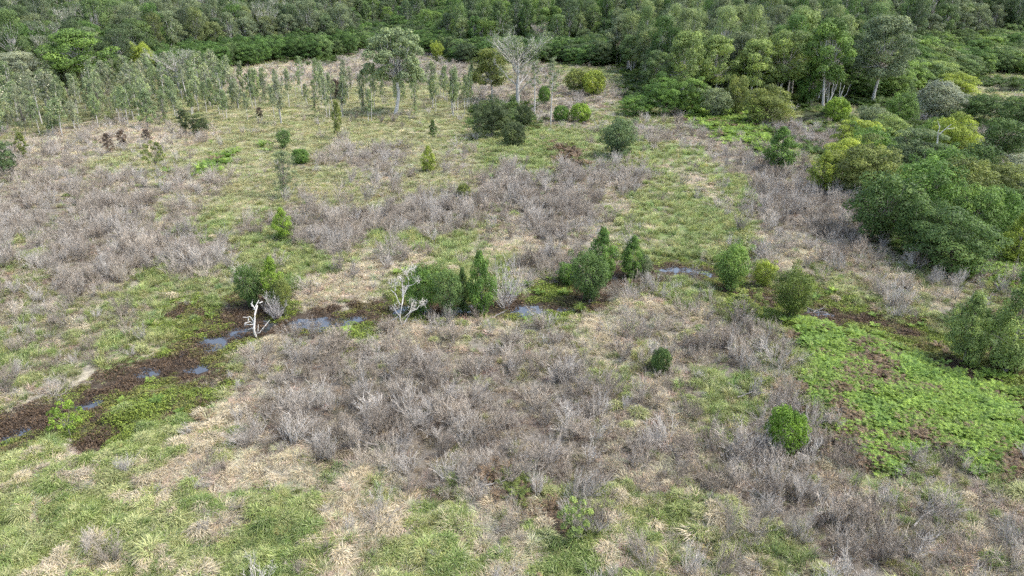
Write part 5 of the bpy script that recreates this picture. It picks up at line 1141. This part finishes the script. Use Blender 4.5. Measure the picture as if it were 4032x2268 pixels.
# grass ---------------------------------------------------------------------
def tuft_mesh(n, h, spread, droop, w, flat=0.0, rad=.15):
    b = Build()
    ph = R.uniform(0, 6.28, n); ln = h * R.uniform(.55, 1.15, n)
    le = np.clip(np.abs(R.normal(size=n)) * spread + flat, 0, 1.5)
    dirh = np.stack([np.cos(ph), np.sin(ph), 0 * ph], 1)
    base = dirh * (rad * np.sqrt(R.uniform(0, 1, n)))[:, None] + R.normal(size=(n, 3)) * [.04, .04, 0]
    base[:, 2] = -.04
    up = np.array([0, 0, 1.0])
    m1 = base + (dirh * np.sin(le)[:, None] + up * np.cos(le)[:, None]) * (ln * .55)[:, None]
    le2 = np.clip(le + droop * R.uniform(.5, 1.3, n), 0, 2.6)
    m2 = m1 + (dirh * np.sin(le2)[:, None] + up * np.cos(le2)[:, None]) * (ln * .5)[:, None]
    m2[:, 2] = np.maximum(m2[:, 2], .01)
    s = np.cross(dirh, up) + .5 * R.normal(size=(n, 3)); s /= np.linalg.norm(s, axis=1, keepdims=True)
    w = (w * R.uniform(.6, 1.3, n))[:, None]
    v = R.uniform(0, 1, n)
    b.quads(np.stack([base - s * w, base + s * w, m1 + s * w * .8, m1 - s * w * .8], 1), np.arange(n * 4).reshape(-1, 4), v)
    b.tris(np.stack([m1 - s * w * .8, m1 + s * w * .8, m2], 1), np.arange(n * 3).reshape(-1, 3), v)
    return b


GR = []
GR += [tuft_mesh(66, .76, .38, .75, .0145, rad=.22).mesh("grass_tuft", BLADE_I) for _ in range(3)]              # 0-2 upright
GR += [tuft_mesh(130, .44, .8, 1.1, .0125, rad=.38).mesh("grass_tuft", BLADE_I) for _ in range(3)]              # 3-5 soft mound
GR += [tuft_mesh(84, .64, .5, .6, .0125, flat=.75, rad=.35).mesh("grass_tuft", BLADE_I) for _ in range(3)]      # 6-8 lodged, lying
GR += [tuft_mesh(52, .38, .6, .8, .016, rad=.45).mesh("grass_tuft", BLADE_I) for _ in range(2)]                # 9-10 short
STRAW, STRAW2, TAN = (.61, .55, .41), (.47, .42, .325), (.29, .245, .185)
GRN, GRN2, LIME, DGR = (.225, .300, .095), (.300, .352, .140), (.360, .418, .165), (.125, .182, .062)
YEL, OLI, BRN = (.375, .380, .195), (.225, .240, .110), (.185, .152, .118)
UP, MO, LY, SH = (0, 1, 2), (3, 4, 5), (6, 7, 8), (9, 10)
MIX = {  # zone: (chance, [(weight, tufts, colour, size)])
    'K': (.50, [(4, LY, BRN, .8), (3, LY, TAN, .8), (1, LY, STRAW2, .75), (.8, SH, OLI, .8), (.4, UP, GRN2, .6)]),
    'k': (.85, [(3, LY, TAN, .9), (2, LY, BRN, .9), (3, LY, STRAW2, .9), (2, LY, STRAW, .9), (1.5, SH, OLI, .9), (1.5, UP, GRN2, .7)]),
    's': (1.0, [(6, LY, STRAW, 1.0), (3, LY, STRAW2, 1.0), (1, UP, STRAW, .8), (1, MO, GRN2, .9)]),
    'p': (1.0, [(6, LY, STRAW, 1.0), (3, LY, STRAW2, 1.0), (2, SH, YEL, 1.0)]),
    'G': (1.0, [(3, UP, GRN, 1.0), (4, UP, LIME, 1.0), (2, UP, GRN2, .9), (1, MO, DGR, 1.0), (.7, LY, STRAW, .9)]),
    'g': (1.0, [(3, UP, GRN2, .8), (2, UP, GRN, .8), (2, LY, STRAW2, .9), (1.5, MO, OLI, 1.0), (1, UP, LIME, .8)]),
    'y': (1.0, [(5, SH, YEL, 1.2), (3, MO, OLI, .9), (2, SH, GRN2, 1.2), (1.6, LY, STRAW, .8), (1, UP, LIME, .6)]),
    'o': (1.0, [(4, SH, OLI, 1.2), (3, MO, (.14, .16, .06), 1.0), (2, SH, YEL, 1.0), (1, UP, GRN, .7)]),
    'h': (1.0, [(3, MO, GRN, .95), (4, MO, (.295, .375, .115), 1.0), (3, MO, (.40, .445, .185), 1.05), (.9, LY, STRAW, 1.0), (1.0, MO, DGR, 1.0), (.6, UP, LIME, .9)]),
    'x': (1.0, [(2, UP, GRN2, .8), (2, UP, GRN, .8), (3, LY, STRAW2, .9), (2, MO, OLI, .9), (1, SH, (.16, .19, .11), 1.0)]),
    'm': (.25, [(2, MO, DGR, .7), (2, MO, OLI, .7), (1, UP, LIME, .6)]),
    'M': (.18, [(2, LY, BRN, .6), (1, LY, STRAW2, .7), (1, SH, OLI, .7)]),
    'F': (.10, [(1, UP, GRN2, .8), (1, LY, TAN, .7)]),
    'f': (.45, [(2, LY, TAN, .8), (2, LY, BRN, .8), (1, LY, STRAW2, .8)]),
    'T': (.5, [(2, MO, DGR, 1.0), (1, UP, (.09, .14, .04), .9), (1, LY, TAN, .7)]),
}
x, y, bnd = throw([5.2, 3.6, 2.1, 1.1, .5, .22])
z = ground_z(x, y); zn = zone_at(x, y)
q = fbm(x / 2.3, y / 2.3, 201, 2) * .55 + fbm(x / 9, y / 9, 205, 2) * .35 + R.uniform(0, 1, len(x)) * .30
q = (np.argsort(np.argsort(q)) + .5) / len(q)
q2 = (noise(x / 1.3 + 40, y / 1.3, 222) * .6 + R.uniform(0, 1, len(x)) * .4)
q = np.mod(q + .35 * q2, 1.0)
T_ = np.zeros((len(x), 3)); PK = np.full(len(x), -1); S_ = np.ones(len(x))
for c, (ch, rows) in MIX.items():
    m = np.where(zn == c)[0]
    if not len(m): continue
    w = np.array([r[0] for r in rows]); cw = np.cumsum(w) / w.sum()
    pos = np.searchsorted(cw, q[m]); pos = np.clip(pos, 0, len(rows) - 1)
    for k, (_, tufts, col, s) in enumerate(rows):
        mm = m[pos == k]
        T_[mm] = col; S_[mm] = s; PK[mm] = np.array(tufts)[R.integers(0, len(tufts), len(mm))]
    PK[m[R.uniform(size=len(m)) > ch]] = -1
pg = pool_gap(x, y)
S_ = np.where(pg < 2.2, S_ * .55, S_)
dcr = np.where(y < 140, dist_polyline(x, y, CREEK), 99.)
PK = np.where((dcr < 2.9) & (R.uniform(size=len(x)) < .55), -1, PK)
S_ = np.where(dcr < 3.2, S_ * .65, S_)
ok = (PK >= 0) & (z > -.36) & (pg > .9 * R.uniform(.6, 1.6, len(x)))
x, y, z, bnd, T_, PK, S_ = x[ok], y[ok], z[ok], bnd[ok], T_[ok], PK[ok], S_[ok]
n = len(x)
print("grass", n)
T_ = T_ * R.uniform(.78, 1.2, (n, 1)) * (1 + .07 * R.normal(size=(n, 3)))
sz = S_ * R.uniform(.7, 1.25, n)
wide = np.array([1.1, 1.2, 1.4, 1.75, 2.4, 3.0])[bnd]
scatter("meadow_grass", GR, np.c_[x, y, z], np.c_[R.normal(size=(n, 2)) * .10, R.uniform(0, 6.28, n)], np.c_[sz * wide, sz * wide, sz * np.sqrt(wide) ** .6], PK, T_,
        "tussocks of green, olive and straw grass covering the meadow", "grass")


# soft rounded tussocks
def mound_mesh(n=430, r=.66, h=.46):
    b = Build()
    d = unit(n * 3); d = d[d[:, 2] > .08][:n]; n = len(d)
    a = d * [r * .55, r * .55, h * .75] * R.uniform(.75, 1.0, (n, 1))
    flow = d * [1, 1, .15] + R.normal(size=(n, 3)) * .45 + [.25, -.1, 0]
    m = a + flow * R.uniform(.07, .16, (n, 1)) + [0, 0, .035]
    e = m + (flow * [1, 1, .2] - [0, 0, .5]) * R.uniform(.07, .16, (n, 1))
    s = np.cross(flow, [0, 0, 1.]) + .3 * R.normal(size=(n, 3)); s /= np.linalg.norm(s, axis=1, keepdims=True)
    w = (.0115 * R.uniform(.7, 1.3, n))[:, None]; v = R.uniform(0, 1, n)
    b.quads(np.stack([a - s * w, a + s * w, m + s * w, m - s * w], 1), np.arange(n * 4).reshape(-1, 4), v)
    b.tris(np.stack([m - s * w, m + s * w, e], 1), np.arange(n * 3).reshape(-1, 3), v)
    return b


mounds = [mound_mesh().mesh("tussock", BLADE_I) for _ in range(4)]
x, y, bnd = throw([1.5, .8, .25, .0, .0, .0])
z = ground_z(x, y); zn = zone_at(x, y)
pr = {'h': 1.0, 's': .35, 'g': .25, 'm': .06, 'k': .06, 'G': .2}
ok = (R.uniform(size=len(x)) < np.array([pr.get(c, 0) for c in zn])) & (z > -.25)
x, y, z, zn = x[ok], y[ok], z[ok], zn[ok]
n = len(x)
q = fbm(x / 3, y / 3, 310, 2) + R.uniform(-.2, .2, n)
col = np.where((q > .74)[:, None], STRAW, np.where((q > .50)[:, None], (.40, .445, .20), np.where((q > .34)[:, None], (.29, .365, .12), (.20, .285, .085))))
col = np.where((zn == 's')[:, None], np.where((q > .3)[:, None], STRAW, STRAW2), col) * R.uniform(.85, 1.15, (n, 1))
s = R.uniform(.7, 1.5, n)
scatter("grass_tussocks", mounds, np.c_[x, y, z], np.c_[R.normal(size=(n, 2)) * .12, R.uniform(0, 6.28, n)], np.c_[s, s * R.uniform(.8, 1.3, n), s * R.uniform(.7, 1.1, n)], R.integers(0, 4, n), col,
        "soft rounded grass tussocks, green and straw, in the near meadow", "grass")


# bracken, creeping weed -----------------------------------------------------
def fern_mesh():
    b = Build()
    for i in range(11):
        ph = i * 2.39996 + R.normal() * .3; ln = R.uniform(.55, .95); rise = R.uniform(.25, .75)
        d = np.array([math.cos(ph), math.sin(ph), 0]); s = np.array([-d[1], d[0], 0])
        t = np.linspace(.12, 1, 8)
        ax = d * (t * ln)[:, None] + np.array([0, 0, 1.0]) * (.15 + rise * np.sin(t * 1.9) * .8)[:, None]
        wd = .26 * ln * np.sin(np.clip((1.08 - t) * 1.9, 0, 1.57)) + .02
        for k in range(7):
            for sg in (-1, 1):
                tip = ax[k] + s * sg * wd[k] * 1.25 + d * .06 + [0, 0, R.uniform(-.06, .02)]
                b.tris([ax[k], ax[k + 1] * .85 + ax[k] * .15, tip], [(0, 1, 2)], R.uniform(.1, 1))
    return b


ferns = [fern_mesh().mesh("fern_clump", FROND_I) for _ in range(4)]
x, y, bnd = throw([15.0, 10.0, 4.5, 1.5, .6, .25])
z = ground_z(x, y); zn = zone_at(x, y)
pr = {'F': 1.0, 'f': .9, 'T': .30, 'm': .02}
ok = (R.uniform(size=len(x)) < np.array([pr.get(c, 0) for c in zn])) & (z > -.35)
x, y, z, bnd, zn = x[ok], y[ok], z[ok], bnd[ok], zn[ok]
n = len(x)
br = fbm(x / 2.0, y / 2.0, 260, 2) + R.uniform(-.16, .16, n)
col = np.where((br > .62)[:, None], (.160, .270, .062), np.where((br < .25)[:, None], (.20, .155, .105), np.where((br < .42)[:, None], (.175, .270, .062), (.225, .345, .070))))
col = np.where((zn == 'f')[:, None], np.where((br > .60)[:, None], (.13, .17, .05), (.180, .135, .095)), col)
col = np.where((zn == 'T')[:, None], (.07, .12, .03), col) * R.uniform(.75, 1.25, (n, 1))
s = R.uniform(.38, .92, n) * np.array([1, 1.1, 1.4, 2.0, 2.8, 3.4])[bnd]
scatter("bracken_ferns", ferns, np.c_[x, y, z], np.c_[R.normal(size=(n, 2)) * .12, R.uniform(0, 6.28, n)], np.c_[s, s, s * .9], R.integers(0, 4, n), col,
        "bed of bright green bracken with brown dead fronds", "ferns")


def weed_mesh():
    b = Build(); n = 170
    r = .62 * np.sqrt(R.uniform(0, 1, n)); ph = R.uniform(0, 6.28, n)
    c = np.stack([r * np.cos(ph), r * np.sin(ph), .20 * (1 - (r / .62) ** 2) + R.uniform(-.03, .05, n)], 1)
    b.leaves(c, unit(n) * .7 + [0, 0, .9], .055 * R.uniform(.6, 1.3, n), .036 * R.uniform(.6, 1.3, n), R.uniform(0, 1, n))
    return b


weeds = [weed_mesh().mesh("weed_cushion", FROND_I) for _ in range(4)]
x, y, bnd = throw([6.5, 4.8, 1.4, .2, .05, .02])
z = ground_z(x, y); zn = zone_at(x, y)
pr = {'m': 1.0, 'M': .75, 'T': .05}
pb = np.array([pr.get(c, 0) for c in zn])
dcr = dist_polyline(x, y, CREEK)
pb = np.where((dcr < 3.2) & (y < 120), np.maximum(pb, .45), pb)
ok = (R.uniform(size=len(x)) < pb) & (z > WATER_Z - .03) | ((z > -.8) & (z < WATER_Z) & (R.uniform(size=len(x)) < .16))
z = np.maximum(z, WATER_Z - .06)
x, y, z, bnd, zn = x[ok], y[ok], z[ok], bnd[ok], zn[ok]
n = len(x)
br = fbm(x / 2.4, y / 2.4, 280, 2) + R.uniform(-.10, .10, n)
dcr = dist_polyline(x, y, CREEK)
br = br + np.where(zn == 'm', .15, -.11) - .22 * sstep(2.2, .9, dcr)
col = np.where((br > .58)[:, None], (.200, .270, .060), np.where((br > .46)[:, None], (.185, .205, .065), np.where((br > .38)[:, None], (.155, .135, .070), (.125, .092, .066))))
col = col * R.uniform(.8, 1.2, (n, 1))
s = R.uniform(.7, 1.35, n) * np.array([1, 1, 1.3, 1.6, 2, 2])[bnd]
scatter("creeping_weed", weeds, np.c_[x, y, z - .05], np.c_[R.normal(size=(n, 2)) * .08, R.uniform(0, 6.28, n)], np.c_[s, s, s * R.uniform(.7, 1.3, n)], R.integers(0, 4, n), col,
        "low mats of green and brown creeping weed along the creek", "weeds")


# ---------------------------------------------------------------- dead trees and small things
def ground_at(x, y):
    return float(ground_z(np.array([float(x)]), np.array([float(y)]))[0])


def sticks(b, chains, sc, r, yw=.08):
    ends = []
    for ch, r0, r1 in chains:
        p = np.array([(a * sc, R.normal() * yw * sc * (i > 0), c * sc) for i, (a, c) in enumerate(ch)])
        t = np.linspace(0, 1, len(p)); tt = np.linspace(0, 1, len(p) * 2 - 1)
        pp = np.stack([np.interp(tt, t, p[:, k]) for k in range(3)], 1)
        pp[1:-1] += R.normal(size=(len(pp) - 2, 3)) * .008 * sc
        b.tube(pp, np.linspace(r0, r1, len(pp)) * r, 6)
        ends.append((pp[-1], pp[-1] - pp[-2]))
    return ends


dk = {d[0] + str(i): d for i, d in enumerate(DEAD)}
_, X, Y, H, W = DEAD[0]
def N(*pts): return [((a - 395) / 535, (1300 - c) / 535) for a, c in pts]
root = link("dead_tree", None); root.location = (X, Y, ground_at(X, Y) - .1)
prop(root, "small white leafless snag with forked tip beside blue pool", "dead tree")
b = Build(); sticks(b, [(N((395, 1315), (395, 1180), (395, 1050), (405, 960), (420, 880)), 1.25, .85)], H, .085); link("trunk", b.mesh("trunk", WHITE_WOOD), root)
for ch in (N((420, 885), (395, 820), (405, 765)), N((418, 890), (460, 840), (485, 765)), N((480, 800), (505, 790), (522, 797)), N((385, 1220), (340, 1130), (270, 1100), (245, 1118)),
           N((382, 1100), (330, 1065), (285, 1060), (270, 1080)), N((378, 1060), (320, 1010), (265, 985)), N((315, 1050), (298, 1015)), N((400, 1230), (440, 1200), (510, 1130), (565, 1070)), N((400, 1210), (425, 1180), (432, 1105)),
           N((395, 850), (382, 805)), N((350, 1150), (305, 1165)), N((480, 1170), (530, 1120))):
    b = Build(); sticks(b, [(ch, .62, .32)], H, .085); link("branch", b.mesh("branch", WHITE_WOOD), root)

_, X, Y, H, W = DEAD[1]
def N(*pts): return [((a - 430) / 910, (1200 - c) / 910) for a, c in pts]
root = link("dead_tree", None); root.location = (X, Y, ground_at(X, Y) - .1)
prop(root, "tall bleached dead tree with broken limb hanging to the weeds", "dead tree")
b = Build(); sticks(b, [(N((430, 1215), (420, 1050), (440, 900), (480, 700)), 1.2, .8)], H, .075); link("trunk", b.mesh("trunk", WHITE_WOOD), root)
tips = Build(); E_ = []
for ch, r0, r1 in ((N((480, 700), (560, 550), (580, 420), (560, 300)), .7, .2), (N((575, 440), (610, 380), (640, 295)), .5, .2), (N((470, 720), (458, 560), (472, 455)), .9, .7), (N((435, 850), (370, 700), (310, 620), (340, 510)), .6, .2),
                   (N((365, 690), (385, 600), (380, 540)), .4, .15), (N((490, 690), (500, 600), (530, 560)), .5, .25), (N((560, 560), (640, 520), (700, 460)), .4, .12), (N((410, 1020), (370, 985), (330, 945)), .6, .3),
                   (N((395, 1035), (290, 1130), (195, 1205)), 1.1, .8), (N((250, 1160), (235, 1240)), .4, .2), (N((270, 1150), (270, 1235)), .4, .2), (N((450, 1180), (540, 1050), (570, 960), (660, 910), (760, 858)), .7, .2),
                   (N((440, 1100), (520, 1010), (590, 985)), .4, .2), (N((560, 970), (590, 870)), .35, .15)):
    b = Build(); en = sticks(b, [(ch, r0, r1)], H, .075); E_.append(en[0]); link("branch", b.mesh("branch", WHITE_WOOD), root)
a = np.repeat(np.array([e[0] for e in E_]), 44, 0) + R.normal(size=(44 * len(E_), 3)) * .16
tips.ribbons(a, a + (unit(len(a)) + [0, 0, .5]) * .36, .013, .005, R.uniform(.3, 1, len(a)))
c = link("twigs", tips.mesh("twigs", TWIG), root); c["kind"] = "stuff"; c.color = (.5, .47, .44, 1)

for (_, X, Y, H, W), lab in zip(DEAD[2:4], ("pale grey fan of bare upright stems on a brown root clump", "bare grey multi-stemmed shrub behind the white snag")):
    root = link("dead_shrub", None); root.location = (X, Y, ground_at(X, Y) - .05)
    prop(root, lab, "dead shrub")
    st, tw = shrub_mesh(99, H, 26, .55)
    a = link("stems", st.mesh("stems", TWIG), root); a.color = (.55, .52, .49, 1)
    a = link("twigs", tw.mesh("twigs", TWIG), root); a.color = (.45, .42, .40, 1)
    b = Build()
    for _k in range(26):
        ph = R.uniform(0, 6.28); rr = R.uniform(.15, .4)
        b.tube([[0, 0, R.uniform(.3, .8)], [rr * .7 * math.cos(ph), rr * .7 * math.sin(ph), .3], [rr * math.cos(ph), rr * math.sin(ph), -.25]], [.10, .07, .03], 4)
    link("root_clump", b.mesh("root_clump", ROOT_FIBRE), root)

_, X, Y, H, W = DEAD[4]
root = link("dead_tree", None); root.location = (X, Y - 3, ground_at(X, Y - 3) - .2)
prop(root, "leaning bleached dead trunks behind the bright round pond tree", "dead tree")
for (x0, x1, z1, r) in ((-1.6, -.6, 7.0, .16), (-1.3, -1.9, 7.6, .14), (-1.0, .2, 6.4, .13), (1.3, 1.9, 5.6, .20), (1.5, .3, 9.4, .12), (1.8, 3.6, 5.8, .10), (-1.5, -2.6, 5.2, .10)):
    b = Build(); limb(b, (x0, R.normal() * .4, 0), (x1, R.normal() * .5, z1), r, r * .4, sag=.05, seg=5, sides=6); link("trunk", b.mesh("trunk", WHITE_WOOD), root)

# strap-leaved plant on the creek bank
b = Build()
for i in range(34):
    ph = R.uniform(0, 6.28); ln = R.uniform(.8, 1.3); d = np.array([math.cos(ph), math.sin(ph), 0]); s = np.array([-d[1], d[0], 0]) * .045
    p0 = d * .05; p1 = d * ln * .35 + [0, 0, ln * .75]; p2 = d * ln * .8 + [0, 0, ln * R.uniform(.3, .8)]
    b.quads([p0 - s, p0 + s, p1 + s, p1 - s], [(0, 1, 2, 3)], R.uniform(0, 1)); b.tris([p1 - s, p1 + s, p2], [(0, 1, 2)], R.uniform(0, 1))
o = link("strap_leaf_plant", b.mesh("strap_leaf_plant", LEAF)); o.location = (6.6, 63.8, ground_at(6.6, 63.8)); o.color = (.13, .19, .045, 1)
prop(o, "spiky strap-leaved plant under the broad dark creek tree", "plant")

# fallen dead branches
for (X, Y, ang, ln, lab) in ((23.5, 33.6, .6, 2.6, "pale fallen branch below the fern bed in grey shrubs"), (15.0, 35.2, 2.2, 2.2, "fallen grey branch among tall dead shrubs near the round bush"), (-1.0, 36.5, .2, 2.4, "dark fallen branch at the lower edge of the great thicket"),
                             (-9.8, 41.0, 2.9, 2.0, "bleached fallen branch on straw at the thicket corner"), (28.6, 63.9, .4, 2.6, "heap of fallen grey branches over the small pool"), (29.2, 64.4, 2.6, 2.4, "crossed fallen log on the far bank of the small pool"),
                             (-1.5, 61.9, .5, 1.9, "fallen grey limb resting below the white-trunked creek tree"), (17.5, 47.5, .3, 1.7, "thin fallen branch in the brown straw below the bank")):
    root = link("fallen_branch", None); root.location = (X, Y, ground_at(X, Y) + .12); root.rotation_euler = (0, 0, ang)
    prop(root, lab, "fallen branch")
    b = Build(); p = limb(b, (-ln / 2, 0, .1), (ln / 2, 0, .45), .07, .025, sag=.05, seg=5, sides=6); link("bough", b.mesh("bough", GREY_WOOD), root)
    for q in p[2:]:
        b = Build(); limb(b, q, q + np.array([ln * .22, R.normal() * ln * .16, R.uniform(.05, .5)]), .028, .01, seg=3); link("branch", b.mesh("branch", GREY_WOOD), root)
